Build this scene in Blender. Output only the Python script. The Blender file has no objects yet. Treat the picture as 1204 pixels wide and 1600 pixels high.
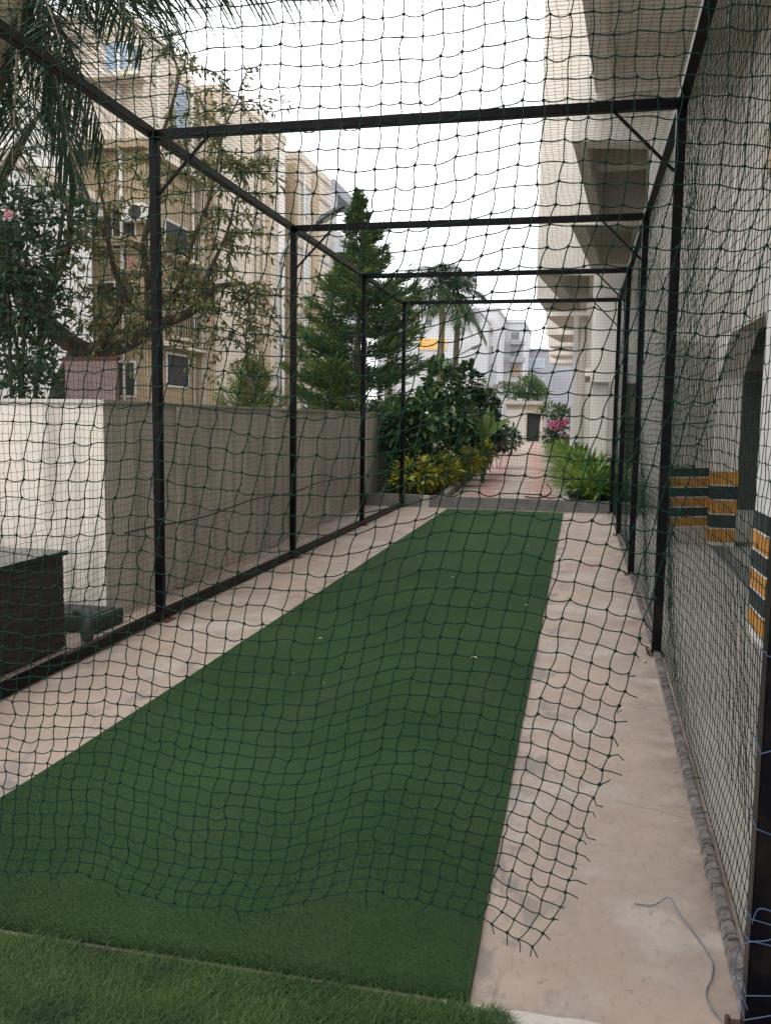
import bpy, math, random
import numpy as np
from mathutils import Vector, noise

# ------------------------------------------------------------------ camera, world, sun, exposure
S = bpy.context.scene
C = S.collection
F_PX, YAW, PITCH, ROLL, EYE = 1366.5, math.radians(12.461), math.radians(6.079), math.radians(.81), 1.5
FW = np.array([-math.sin(YAW)*math.cos(PITCH), math.cos(YAW)*math.cos(PITCH), -math.sin(PITCH)])
_r = np.array([math.cos(YAW), math.sin(YAW), 0.0]); _u = np.cross(_r, FW)
RT = math.cos(ROLL)*_r + math.sin(ROLL)*_u
UP = -math.sin(ROLL)*_r + math.cos(ROLL)*_u
from mathutils import Matrix
camd = bpy.data.cameras.new('camera'); cam = bpy.data.objects.new('camera', camd); C.objects.link(cam)
cam.matrix_world = Matrix(((RT[0], UP[0], -FW[0], 0), (RT[1], UP[1], -FW[1], 0), (RT[2], UP[2], -FW[2], EYE), (0, 0, 0, 1)))
camd.sensor_fit = 'VERTICAL'; camd.sensor_height = 36; camd.lens = F_PX/1600*36
camd.clip_start = .05; camd.clip_end = 2000
S.camera = cam

SUN_EL, SUN_AZ = math.radians(52), math.radians(192)      # azimuth from +Y clockwise: behind, to the left
w = bpy.data.worlds.new('World'); S.world = w; w.use_nodes = True
nt = w.node_tree; nt.nodes.clear()
sky = nt.nodes.new('ShaderNodeTexSky'); sky.sky_type = 'NISHITA'; sky.sun_disc = False
sky.sun_elevation = SUN_EL; sky.sun_rotation = SUN_AZ; sky.air_density = 1.0; sky.dust_density = 2.0; sky.ozone_density = 1.0
hsv = nt.nodes.new('ShaderNodeHueSaturation'); hsv.inputs['Saturation'].default_value = .25
bg = nt.nodes.new('ShaderNodeBackground'); bg.inputs['Strength'].default_value = .15
wo = nt.nodes.new('ShaderNodeOutputWorld')
cn = nt.nodes.new('ShaderNodeTexNoise'); cn.inputs['Scale'].default_value = 2.2; cn.inputs['Detail'].default_value = 5     # thin white overcast veil
cr = nt.nodes.new('ShaderNodeMapRange'); cr.inputs['From Min'].default_value = .3; cr.inputs['From Max'].default_value = .7; cr.inputs['To Min'].default_value = .72; cr.inputs['To Max'].default_value = .95
cm = nt.nodes.new('ShaderNodeMix'); cm.data_type = 'RGBA'; cm.inputs[7].default_value = (8.0, 8.05, 8.2, 1)
nt.links.new(cn.outputs[0], cr.inputs[0]); nt.links.new(cr.outputs[0], cm.inputs[0])
nt.links.new(sky.outputs[0], hsv.inputs['Color']); nt.links.new(hsv.outputs[0], cm.inputs[6]); nt.links.new(cm.outputs[2], bg.inputs[0]); nt.links.new(bg.outputs[0], wo.inputs[0])
sl = bpy.data.lights.new('sun', 'SUN'); sl.energy = .5; sl.angle = math.radians(14); sl.color = (1, .95, .87)
so = bpy.data.objects.new('sun', sl); C.objects.link(so)
sd = Vector((math.sin(SUN_AZ)*math.cos(SUN_EL), math.cos(SUN_AZ)*math.cos(SUN_EL), math.sin(SUN_EL)))
so.rotation_euler = sd.to_track_quat('Z', 'Y').to_euler(); so.location = (0, -5, 30)
S.view_settings.view_transform = 'Standard'; S.view_settings.look = 'None'
S.view_settings.exposure = 1.1; S.view_settings.gamma = 1
S.cycles.max_bounces = 8; S.cycles.diffuse_bounces = 6; S.cycles.transparent_max_bounces = 8

random.seed(7); rng = np.random.default_rng(7)

# ------------------------------------------------------------------ placing helpers (a photo pixel seen at a known depth)
def ray(X, Y): return FW + RT*(X-602)/F_PX + UP*(800-Y)/F_PX
def at_y(X, Y, y):
    d = ray(X, Y); t = y/d[1]; return Vector((d[0]*t, y, EYE+d[2]*t))
def at_x(X, Y, x):
    d = ray(X, Y); t = x/d[0]; return Vector((x, d[1]*t, EYE+d[2]*t))
def at_z(X, Y, z):
    d = ray(X, Y); t = (z-EYE)/d[2]; return Vector((d[0]*t, d[1]*t, z))

# ------------------------------------------------------------------ materials
def mat(name, col, rough=.8, col2=None, scale=4.0, bump=0.0, bscale=None, metal=0.0, detail=6, spec=.5, lo=.35, hi=.65, stretch=None, var=0.0, hue=0.0, transl=0.0, coat=0.0):
    m = bpy.data.materials.new(name); m.use_nodes = True
    n = m.node_tree.nodes; l = m.node_tree.links
    b = n['Principled BSDF']; b.inputs['Roughness'].default_value = rough; b.inputs['Metallic'].default_value = metal
    b.inputs['Specular IOR Level'].default_value = spec; b.inputs['Coat Weight'].default_value = coat
    geo = n.new('ShaderNodeNewGeometry'); src = geo.outputs['Position']
    if stretch:
        mp = n.new('ShaderNodeMapping'); mp.inputs['Scale'].default_value = stretch; l.new(src, mp.inputs[0]); src = mp.outputs[0]
    out = None
    if col2:
        t = n.new('ShaderNodeTexNoise'); t.inputs['Scale'].default_value = scale; t.inputs['Detail'].default_value = detail; t.inputs['Roughness'].default_value = .62
        l.new(src, t.inputs['Vector'])
        r = n.new('ShaderNodeValToRGB'); r.color_ramp.elements[0].position = lo; r.color_ramp.elements[1].position = hi
        r.color_ramp.elements[0].color = (*col, 1); r.color_ramp.elements[1].color = (*col2, 1)
        l.new(t.outputs[0], r.inputs[0]); out = r.outputs[0]
    if var or hue:
        a = n.new('ShaderNodeAttribute'); a.attribute_name = 'var'
        h = n.new('ShaderNodeHueSaturation'); h.inputs['Color'].default_value = (*col, 1)
        if out: l.new(out, h.inputs['Color'])
        mr = n.new('ShaderNodeMapRange'); mr.inputs['To Min'].default_value = 1-var; mr.inputs['To Max'].default_value = 1+var; l.new(a.outputs['Fac'], mr.inputs[0]); l.new(mr.outputs[0], h.inputs['Value'])
        mh = n.new('ShaderNodeMapRange'); mh.inputs['To Min'].default_value = .5+hue; mh.inputs['To Max'].default_value = .5-hue; l.new(a.outputs['Fac'], mh.inputs[0]); l.new(mh.outputs[0], h.inputs['Hue'])
        out = h.outputs[0]
    if out: l.new(out, b.inputs['Base Color'])
    else: b.inputs['Base Color'].default_value = (*col, 1)
    if bump:
        t2 = n.new('ShaderNodeTexNoise'); t2.inputs['Scale'].default_value = bscale or scale*6; t2.inputs['Detail'].default_value = 5
        l.new(src, t2.inputs['Vector'])
        bp = n.new('ShaderNodeBump'); bp.inputs['Strength'].default_value = bump; bp.inputs['Distance'].default_value = .01
        l.new(t2.outputs[0], bp.inputs['Height']); l.new(bp.outputs[0], b.inputs['Normal'])
    if transl:
        tr = n.new('ShaderNodeBsdfTranslucent'); mx = n.new('ShaderNodeMixShader'); mx.inputs[0].default_value = transl
        if out: l.new(out, tr.inputs[0])
        else: tr.inputs[0].default_value = (*col, 1)
        l.new(b.outputs[0], mx.inputs[1]); l.new(tr.outputs[0], mx.inputs[2]); l.new(mx.outputs[0], n['Material Output'].inputs[0])
    return m

def graph(m): return m.node_tree.nodes, m.node_tree.links, m.node_tree.nodes['Principled BSDF']

M = {}
M['steel'] = mat('black_steel', (.003, .003, .0045), .34, (.020, .014, .012), 7, .15, 60, spec=.10, detail=10, lo=.5, hi=.78)
M['worn_rail'] = mat('worn_rail', (.10, .075, .07), .85, (.24, .21, .20), 14, .5, 80, detail=8)
M['rust'] = mat('rust', (.10, .035, .02), .9, (.05, .03, .025), 40, .4)
M['net'] = mat('green_twine', (.002, .021, .015), .8, (.004, .034, .024), 30, spec=.15)
M['net_side'] = mat('green_twine_side', (.005, .030, .021), .85, (.012, .028, .021), 12, spec=.1)
M['twine'] = mat('pale_twine', (.26, .25, .24), .8, (.12, .11, .12), 60)
M['twine_grey'] = mat('grey_twine', (.10, .09, .10), .85, (.22, .20, .20), 40)
M['blue'] = mat('blue_twine', (.035, .07, .15), .7, (.06, .10, .18), 30)
M['greywire'] = mat('grey_blue_wire', (.09, .115, .15), .7, (.16, .18, .21), 30)
M['white'] = mat('white_paint', (.74, .73, .71), .75, (.66, .64, .62), 1.5, .15, 30)
M['shadewall'] = mat('building_cream_shaded', (.58, .55, .49), .85, (.47, .44, .39), 1.0, .12, 40, stretch=(1.4, 1.4, .25), detail=9)  # building cream darkened: the ground-floor wall's shade is in the colour
M['cream'] = mat('cream_paint', (.60, .53, .445), .8, (.48, .415, .34), .6, .12, 30, stretch=(1.6, 1.6, .25), detail=9)
M['bldg'] = mat('building_cream', (.76, .72, .665), .8, (.66, .62, .565), .8, .12, 40, stretch=(1.4, 1.4, .2), detail=9)
M['soffit'] = mat('soffit_paint', (.80, .73, .64), .8, (.74, .67, .58), .8, .15, 20)
M['tan'] = mat('tan_cladding', (.44, .33, .22), .85, (.38, .28, .18), 1.2, .2, 15, stretch=(1, 1, .3))
M['brownwall'] = mat('brown_shade_render', (.30, .235, .15), .85, (.25, .19, .12), .8, .2, 10)  # brown of the bands, also tan darkened for shade on block A
M['farwhite'] = mat('far_white', (.50, .50, .515), .8, (.43, .43, .45), .3)
M['fargrey'] = mat('far_grey', (.32, .32, .36), .8, (.27, .27, .31), .4)
M['glass'] = mat('window_glass', (.05, .06, .07), .12, (.12, .14, .16), .8, spec=.8)
M['blueglass'] = mat('blue_glass', (.28, .36, .45), .15, (.20, .28, .36), .8, spec=.8)
M['frame'] = mat('window_frame', (.55, .53, .50), .6)
M['carceil'] = mat('car_park_beam_shaded', (.20, .175, .145), .9, (.15, .13, .11), 2, .2)  # shade under the car park ceiling is mixed into this tone
M['carpark'] = mat('car_park_shaded', (.10, .095, .09), .9, (.07, .066, .062), 1.5, .2)  # dark tone stands in for shade deep inside the car park
M['dark'] = mat('dark_interior', (.018, .018, .018), .8, (.03, .03, .03), 3)
M['brownpanel'] = mat('brown_panel', (.20, .14, .13), .8, (.14, .10, .09), 5, .2)
M['greypipe'] = mat('grey_pipe', (.07, .08, .085), .7, (.05, .058, .06), 5)
M['amber'] = mat('amber_board', (.72, .36, .05), .6, (.60, .42, .16), 1.2)
M['yellow'] = mat('hazard_yellow', (.60, .26, .035), .75, (.36, .17, .05), 7, .2, detail=9, lo=.45, hi=.75)
M['black'] = mat('hazard_black', (.018, .022, .024), .75, (.07, .07, .068), 9, .2, detail=9, lo=.5, hi=.8)
M['kerb'] = mat('kerb_concrete', (.20, .19, .175), .9, (.13, .125, .12), 5, .5, 60)
M['kerb_pale'] = mat('pale_cement', (.52, .485, .44), .9, (.42, .385, .345), 7, .4, 60)
M['soil'] = mat('dark_soil', (.045, .032, .022), .95, (.07, .05, .035), 9, .8, 40)
M['granite'] = mat('black_granite', (.02, .022, .024), .25, (.05, .055, .06), 8, detail=8)
M['lampgrey'] = mat('lamp_grey', (.34, .35, .36), .5, (.28, .29, .30), 6)
M['lamphead'] = mat('lamp_head', (.10, .12, .13), .5, (.14, .16, .17), 6)
M['bark'] = mat('bark', (.11, .075, .05), .95, (.05, .035, .028), 14, .8, 60, stretch=(1, 1, .4))
M['palmtrunk'] = mat('palm_trunk', (.26, .20, .12), .9, (.14, .12, .09), 10, .5, stretch=(.2, .2, 3))
M['leaf'] = mat('leaf_olive', (.13, .135, .040), .55, var=.45, hue=.03, transl=.3)
M['leafdark'] = mat('leaf_dark', (.040, .068, .026), .5, var=.5, hue=.02, transl=.2)
M['palm'] = mat('palm_leaf', (.032, .062, .028), .5, var=.45, hue=.015, transl=.2)
M['palmfar'] = mat('palm_leaf_pale', (.060, .105, .045), .5, var=.4, hue=.02, transl=.3)
M['conifer'] = mat('conifer_needles', (.070, .115, .026), .7, var=.6, hue=.04, transl=.25)
M['golden'] = mat('golden_needles', (.085, .125, .022), .7, var=.4, hue=.03, transl=.3)
M['rubber'] = mat('rubber_leaf', (.060, .115, .038), .35, var=.5, hue=.02, transl=.15)
M['palegreen'] = mat('pale_green_leaf', (.10, .155, .065), .6, var=.4, hue=.02, transl=.35)
M['banana'] = mat('broad_leaf', (.075, .14, .035), .4, var=.3, hue=.02, transl=.35)
M['croton'] = mat('croton_leaf', (.36, .38, .06), .45, var=.5, hue=.05, transl=.3)
M['redleaf'] = mat('red_leaf', (.055, .018, .018), .5, var=.4, hue=.03, transl=.2)
M['lily'] = mat('lily_leaf', (.12, .21, .036), .38, var=.45, hue=.03, transl=.3)
M['pink'] = mat('pink_petal', (.62, .10, .26), .6, var=.25, hue=.02, transl=.4)
M['palepink'] = mat('pale_pink_petal', (.72, .32, .40), .6, var=.2, hue=.02, transl=.4)
M['lawn'] = mat('lawn_blade', (.032, .086, .015), .7, var=.8, hue=.04, transl=.25)
M['pile'] = mat('turf_fibre', (.029, .056, .023), .8, var=.3, hue=.02, transl=.1, spec=.1)
M['dry'] = mat('dry_leaf', (.45, .38, .20), .8, (.36, .27, .12), 40)

# slab: pinkish cement with grey scuffed glue patches along the turf, fine stains and hairline cracks
def slab_mat():
    m = mat('slab_cement', (.385, .303, .25), .85, (.28, .218, .18), 1.1, .12, 160, detail=10, lo=.40, hi=.60)
    n, l, b = graph(m); base = b.inputs['Base Color'].links[0].from_socket
    geo = n.new('ShaderNodeNewGeometry'); sep = n.new('ShaderNodeSeparateXYZ'); l.new(geo.outputs['Position'], sep.inputs[0])
    def math_(op, a, bb):
        k = n.new('ShaderNodeMath'); k.operation = op
        for i, v in enumerate((a, bb)):
            if v is None: continue
            if isinstance(v, (int, float)): k.inputs[i].default_value = v
            else: l.new(v, k.inputs[i])
        return k.outputs[0]
    def noise_(s, d=6, st=None):
        t = n.new('ShaderNodeTexNoise'); t.inputs['Scale'].default_value = s; t.inputs['Detail'].default_value = d; t.inputs['Roughness'].default_value = .65
        if st:
            mp = n.new('ShaderNodeMapping'); mp.inputs['Scale'].default_value = st; l.new(geo.outputs['Position'], mp.inputs[0]); l.new(mp.outputs[0], t.inputs[0])
        else: l.new(geo.outputs['Position'], t.inputs[0])
        return t.outputs[0]
    def mix(fac, a, c):
        k = n.new('ShaderNodeMix'); k.data_type = 'RGBA'; l.new(fac, k.inputs[0]); l.new(a, k.inputs[6]); k.inputs[7].default_value = (*c, 1); return k.outputs[2]
    def ramp(v, lo, hi, top=1.0):
        k = n.new('ShaderNodeMapRange'); k.inputs[1].default_value = lo; k.inputs[2].default_value = hi; k.inputs[4].default_value = top; l.new(v, k.inputs[0]); return k.outputs[0]
    d1 = math_('ABSOLUTE', math_('ADD', sep.outputs[0], .17), None); d2 = math_('ABSOLUTE', math_('ADD', sep.outputs[0], 2.22), None)
    d = math_('MINIMUM', d1, d2)
    near = ramp(d, .26, .0)
    glue = math_('MULTIPLY', near, ramp(noise_(6.5, 9, (1, .55, 1)), .50, .58))
    c1 = mix(math_('MULTIPLY', glue, .75), base, (.16, .148, .145))
    c2 = mix(ramp(noise_(1.1, 7), .50, .60, .85), c1, (.42, .365, .32))          # pale cement bloom
    c3 = mix(ramp(noise_(2.4, 8, (1, .35, 1)), .56, .68, .55), c2, (.28, .165, .125))     # reddish dust
    c4 = mix(ramp(noise_(14, 5), .64, .70, .6), c3, (.17, .15, .14))            # small dark scuffs
    v = n.new('ShaderNodeTexVoronoi'); v.feature = 'DISTANCE_TO_EDGE'; v.inputs['Scale'].default_value = .8
    wv = n.new('ShaderNodeVectorMath'); wv.operation = 'ADD'; t = n.new('ShaderNodeTexNoise'); t.inputs['Scale'].default_value = 5; t.inputs['Detail'].default_value = 6
    sc = n.new('ShaderNodeVectorMath'); sc.operation = 'SCALE'; sc.inputs[3].default_value = .35
    l.new(t.outputs[1], sc.inputs[0]); l.new(geo.outputs['Position'], wv.inputs[0]); l.new(sc.outputs[0], wv.inputs[1]); l.new(wv.outputs[0], v.inputs[0])
    crack = math_('MULTIPLY', ramp(v.outputs['Distance'], .006, .001), ramp(noise_(1.7, 2), .5, .6, .6))
    c5 = mix(crack, c4, (.18, .14, .12))
    dirt = math_('MULTIPLY', ramp(math_('MINIMUM', math_('ABSOLUTE', math_('SUBTRACT', sep.outputs[0], .50), None), math_('ABSOLUTE', math_('ADD', sep.outputs[0], 2.95), None)), .22, .02), ramp(noise_(5, 8), .42, .62, .75))
    c6 = mix(dirt, c5, (.17, .13, .105))                       # swept grit along the rails
    c7 = mix(ramp(noise_(40, 6, (1, .5, 1)), .55, .68, .5), c6, (.20, .16, .132))
    l.new(c7, b.inputs['Base Color'])
    return m
M['slab'] = slab_mat()
M['drive'] = mat('driveway_cement', (.40, .365, .325), .88, (.31, .28, .25), 1.1, .15, 120, detail=9)
M['yard'] = mat('ground_earth', (.26, .22, .18), .95, (.18, .155, .13), .8, .4, 30)

def turf_mat():
    m = mat('turf_base', (.022, .052, .019), .9, (.038, .078, .031), 1.1, .7, 420, detail=6, lo=.3, hi=.7, spec=.1)
    n, l, b = graph(m); base = b.inputs['Base Color'].links[0].from_socket
    geo = n.new('ShaderNodeNewGeometry'); t = n.new('ShaderNodeTexNoise'); t.inputs['Scale'].default_value = 160; t.inputs['Detail'].default_value = 3; l.new(geo.outputs['Position'], t.inputs[0])
    mp = n.new('ShaderNodeMapping'); mp.inputs['Scale'].default_value = (3, .7, 1); l.new(geo.outputs['Position'], mp.inputs[0])
    t2 = n.new('ShaderNodeTexNoise'); t2.inputs['Scale'].default_value = 1.1; t2.inputs['Detail'].default_value = 7; l.new(mp.outputs[0], t2.inputs[0])
    m2 = n.new('ShaderNodeMapRange'); m2.inputs[1].default_value = .52; m2.inputs[2].default_value = .72; m2.inputs[4].default_value = .35; l.new(t2.outputs[0], m2.inputs[0])
    dm = n.new('ShaderNodeMix'); dm.data_type = 'RGBA'; l.new(m2.outputs[0], dm.inputs[0]); l.new(base, dm.inputs[6]); dm.inputs[7].default_value = (.060, .075, .040, 1)   # dusty worn patches
    h = n.new('ShaderNodeHueSaturation'); l.new(dm.outputs[2], h.inputs['Color'])
    mr = n.new('ShaderNodeMapRange'); mr.inputs[1].default_value = .3; mr.inputs[2].default_value = .7; mr.inputs[3].default_value = .72; mr.inputs[4].default_value = 1.28
    l.new(t.outputs[0], mr.inputs[0]); l.new(mr.outputs[0], h.inputs['Value']); l.new(h.outputs[0], b.inputs['Base Color'])
    return m
M['turf'] = turf_mat()

PDIR = Vector((-.0545, 1, 0)).normalized()       # direction of the path and of the building line
def paver_mat():
    m = mat('path_pavers', (.5, .42, .36), .85, bump=.3, bscale=50)
    n, l, b = graph(m)
    geo = n.new('ShaderNodeNewGeometry'); mp = n.new('ShaderNodeMapping'); mp.inputs['Rotation'].default_value = (0, 0, -math.radians(3.12)); l.new(geo.outputs['Position'], mp.inputs[0])
    br = n.new('ShaderNodeTexBrick'); br.inputs['Scale'].default_value = 5; br.inputs['Mortar Size'].default_value = .03; br.offset = .5
    br.inputs['Color1'].default_value = (.47, .39, .33, 1); br.inputs['Color2'].default_value = (.38, .31, .27, 1); br.inputs['Mortar'].default_value = (.24, .20, .175, 1)
    l.new(mp.outputs[0], br.inputs[0])
    br2 = n.new('ShaderNodeTexBrick'); br2.inputs['Scale'].default_value = 5; br2.inputs['Mortar Size'].default_value = .03; br2.offset = .5
    br2.inputs['Color1'].default_value = (.50, .27, .23, 1); br2.inputs['Color2'].default_value = (.41, .21, .18, 1); br2.inputs['Mortar'].default_value = (.24, .18, .16, 1)
    l.new(mp.outputs[0], br2.inputs[0])
    sep = n.new('ShaderNodeSeparateXYZ'); l.new(mp.outputs[0], sep.inputs[0])
    def mth(op, a, v):
        k = n.new('ShaderNodeMath'); k.operation = op
        for i, q in enumerate((a, v)):
            if isinstance(q, (int, float)): k.inputs[i].default_value = q
            else: l.new(q, k.inputs[i])
        return k.outputs[0]
    zig = mth('PINGPONG', sep.outputs[1], .9)                       # diamonds of red bricks down both sides
    dx = mth('ABSOLUTE', mth('ADD', sep.outputs[0], .31), 0)
    dx2 = mth('ABSOLUTE', mth('SUBTRACT', dx, .52), 0)
    red = mth('LESS_THAN', mth('ADD', dx2, mth('MULTIPLY', zig, .42)), .40)
    mx = n.new('ShaderNodeMix'); mx.data_type = 'RGBA'; l.new(red, mx.inputs[0]); l.new(br.outputs[0], mx.inputs[6]); l.new(br2.outputs[0], mx.inputs[7])
    l.new(mx.outputs[2], b.inputs['Base Color'])
    return m
M['paver'] = paver_mat()

def wall_mat():        # compound wall paint, rain streaks and a dirty foot
    m = mat('wall_paint', (.66, .605, .535), .88, (.53, .48, .42), 1.2, .15, 90, stretch=(1, 1, .35), detail=8)
    n, l, b = graph(m); base = b.inputs['Base Color'].links[0].from_socket
    geo = n.new('ShaderNodeNewGeometry'); mp = n.new('ShaderNodeMapping'); mp.inputs['Scale'].default_value = (5, 5, .4); l.new(geo.outputs['Position'], mp.inputs[0])
    t = n.new('ShaderNodeTexNoise'); t.inputs['Scale'].default_value = 1.5; t.inputs['Detail'].default_value = 7; l.new(mp.outputs[0], t.inputs[0])
    mr = n.new('ShaderNodeMapRange'); mr.inputs[1].default_value = .48; mr.inputs[2].default_value = .66; mr.inputs[4].default_value = .85; l.new(t.outputs[0], mr.inputs[0])
    k = n.new('ShaderNodeMix'); k.data_type = 'RGBA'; l.new(mr.outputs[0], k.inputs[0]); l.new(base, k.inputs[6]); k.inputs[7].default_value = (.36, .325, .285, 1)
    l.new(k.outputs[2], b.inputs['Base Color'])
    return m
M['cwall'] = wall_mat()

def strand_mat():      # dark woven cladding in thin horizontal strands
    m = mat('dark_woven', (.030, .024, .022), .55, (.13, .105, .095), 1.6, .2, 8, detail=7, stretch=(3, 3, 75), lo=.40, hi=.72)
    return m
M['woven'] = strand_mat()

# ------------------------------------------------------------------ mesh builders
def npmesh(name, V, Fq, material, parent=None, var=None, smooth=False, kind=None):
    """V (n,3) world coordinates, Fq list of (k,m) index arrays"""
    V = np.asarray(V, dtype=np.float64)
    off = np.array(parent['_w'] if parent is not None and '_w' in parent else (0, 0, 0), dtype=float)
    me = bpy.data.meshes.new(name)
    me.vertices.add(len(V)); me.vertices.foreach_set('co', (V-off).astype(np.float32).ravel())
    if not isinstance(Fq, list): Fq = [Fq]
    lv = np.concatenate([f.ravel() for f in Fq]).astype(np.int32)
    sizes = np.concatenate([np.full(len(f), f.shape[1]) for f in Fq]).astype(np.int32)
    st = np.concatenate([[0], np.cumsum(sizes)[:-1]]).astype(np.int32)
    me.loops.add(len(lv)); me.loops.foreach_set('vertex_index', lv)
    me.polygons.add(len(sizes)); me.polygons.foreach_set('loop_start', st); me.polygons.foreach_set('loop_total', sizes)
    if smooth: me.polygons.foreach_set('use_smooth', np.ones(len(sizes), dtype=bool))
    if var is not None:
        a = me.attributes.new('var', 'FLOAT', 'POINT'); a.data.foreach_set('value', np.asarray(var, dtype=np.float32))
    me.update(calc_edges=True); me.validate()
    me.materials.append(material)
    o = bpy.data.objects.new(name, me); C.objects.link(o)
    if parent is not None: o.parent = parent
    if kind: o['kind'] = kind
    return o

class MB:
    def __init__(s): s.v = []; s.f = []
    def poly(s, pts, faces):
        n = len(s.v); s.v += [tuple(p) for p in pts]; s.f += [tuple(i+n for i in f) for f in faces]; return s
    def prism(s, base, z0, z1):
        k = len(base); n = len(s.v)
        a = sum(base[i][0]*base[(i+1) % k][1]-base[(i+1) % k][0]*base[i][1] for i in range(k))
        if a < 0: base = base[::-1]
        s.v += [(p[0], p[1], z0) for p in base]+[(p[0], p[1], z1) for p in base]
        s.f += [tuple(n+i for i in range(k))[::-1], tuple(n+k+i for i in range(k))]
        s.f += [(n+i, n+(i+1) % k, n+k+(i+1) % k, n+k+i) for i in range(k)]
        return s
    def box(s, x0, x1, y0, y1, z0, z1): return s.prism([(x0, y0), (x1, y0), (x1, y1), (x0, y1)], z0, z1)
    def obox(s, o, ax, ay, l, wd, z0, z1):     # oriented box: start o, along ax for l, across ay for wd
        p = Vector(o); a = Vector(ax)*l; b = Vector(ay)*wd
        return s.prism([tuple(p[:2]), tuple((p+a)[:2]), tuple((p+a+b)[:2]), tuple((p+b)[:2])], z0, z1)
    def tube(s, pts, r, n=8, caps=True):
        pts = [Vector(p) for p in pts]; rs = r if isinstance(r, (list, tuple)) else [r]*len(pts)
        base = len(s.v); ref = Vector((.13, .37, .9)).normalized()
        for i, p in enumerate(pts):
            t = (pts[min(i+1, len(pts)-1)]-pts[max(i-1, 0)]).normalized()
            if abs(t.dot(ref)) > .95: ref = Vector((.9, .1, .3)).normalized()
            a = t.cross(ref).normalized(); b = t.cross(a)
            for k in range(n):
                q = p+(a*math.cos(6.2832*k/n)+b*math.sin(6.2832*k/n))*rs[i]; s.v.append(tuple(q))
        for i in range(len(pts)-1):
            for k in range(n):
                s.f.append((base+i*n+k, base+i*n+(k+1) % n, base+(i+1)*n+(k+1) % n, base+(i+1)*n+k))
        if caps:
            s.f.append(tuple(base+k for k in range(n))[::-1]); s.f.append(tuple(base+(len(pts)-1)*n+k for k in range(n)))
        return s
    def bar(s, a, b, w, h=None, up=(0, 0, 1)):   # rectangular bar between two points
        h = h or w; a = Vector(a); b = Vector(b); t = (b-a).normalized(); u = Vector(up)
        if abs(t.dot(u)) > .95: u = Vector((0, 1, 0))
        x = t.cross(u).normalized()*w/2; y = x.cross(t).normalized()*h/2
        pts = [a-x-y, a+x-y, a+x+y, a-x+y, b-x-y, b+x-y, b+x+y, b-x+y]
        return s.poly(pts, [(0, 1, 2, 3)[::-1], (4, 5, 6, 7), (0, 1, 5, 4), (1, 2, 6, 5), (2, 3, 7, 6), (3, 0, 4, 7)])
    def build(s, name, m, parent=None, bevel=0.0, smooth=False, kind=None):
        off = Vector(parent['_w']) if parent is not None and '_w' in parent else Vector((0, 0, 0))
        me = bpy.data.meshes.new(name); me.from_pydata([tuple(Vector(v)-off) for v in s.v], [], s.f)
        import bmesh
        bm = bmesh.new(); bm.from_mesh(me); bmesh.ops.recalc_face_normals(bm, faces=bm.faces[:])
        if bevel: bmesh.ops.bevel(bm, geom=[e for e in bm.edges if len(e.link_faces) == 2 and e.calc_face_angle(0) > .6], offset=bevel, segments=2, affect='EDGES', clamp_overlap=True)
        bm.to_mesh(me); bm.free(); me.materials.append(m)
        if smooth:
            for p in me.polygons: p.use_smooth = True
        o = bpy.data.objects.new(name, me); C.objects.link(o)
        if parent is not None: o.parent = parent
        if kind: o['kind'] = kind
        return o

def thing(name, label, cat, loc, group=None):
    o = bpy.data.objects.new(name, None); C.objects.link(o); o.location = loc; o['_w'] = tuple(loc)
    o['label'] = label; o['category'] = cat; o.empty_display_size = .2
    if group: o['group'] = group
    return o
def sub(o, parent):
    """make a mesh built with world coordinates a child of a part mesh (part carries root offset)"""
    return o
def tag(o, label, cat, group=None, kind=None):
    o['label'] = label; o['category'] = cat
    if group: o['group'] = group
    if kind: o['kind'] = kind
    return o
def partof(part, root): part['_w'] = tuple(root['_w']); return part     # lets sub-parts of this part use world coordinates
def structure(o): o['kind'] = 'structure'; return o
def copy_thing(root, loc, rz=0, sc=1, label=None):
    r = root.copy(); C.objects.link(r); r.location = loc; r.rotation_euler = (0, 0, rz); r.scale = (sc, sc, sc)
    if label: r['label'] = label
    for ch in list(root.children):
        c = ch.copy(); C.objects.link(c); c.parent = r
        for g in list(ch.children):
            d = g.copy(); C.objects.link(d); d.parent = c
    return r

# ------------------------------------------------------------------ leaves
def unit(a): return a/np.maximum(np.linalg.norm(a, axis=-1, keepdims=True), 1e-9)
def leaf_mesh(pos, d, length, width, fold=.25, up=None):
    """rhombic leaves folded along the midrib: four corners each"""
    N = len(pos); d = unit(d); length = np.broadcast_to(length, N)[:, None]; width = np.broadcast_to(width, N)[:, None]
    rv = unit(rng.normal(size=(N, 3))) if up is None else unit(np.broadcast_to(up, (N, 3))+rng.normal(size=(N, 3))*.35)
    s = unit(np.cross(d, rv)); nn = np.cross(s, d)
    V = np.stack([pos, pos+d*length*.45+s*width*.5+nn*width*fold, pos+d*length, pos+d*length*.45-s*width*.5+nn*width*fold], 1).reshape(-1, 3)
    i = np.arange(N)[:, None]*4
    Fc = np.concatenate([i+np.array([[0, 1, 2]]), i+np.array([[0, 2, 3]])])
    return V, Fc
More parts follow.
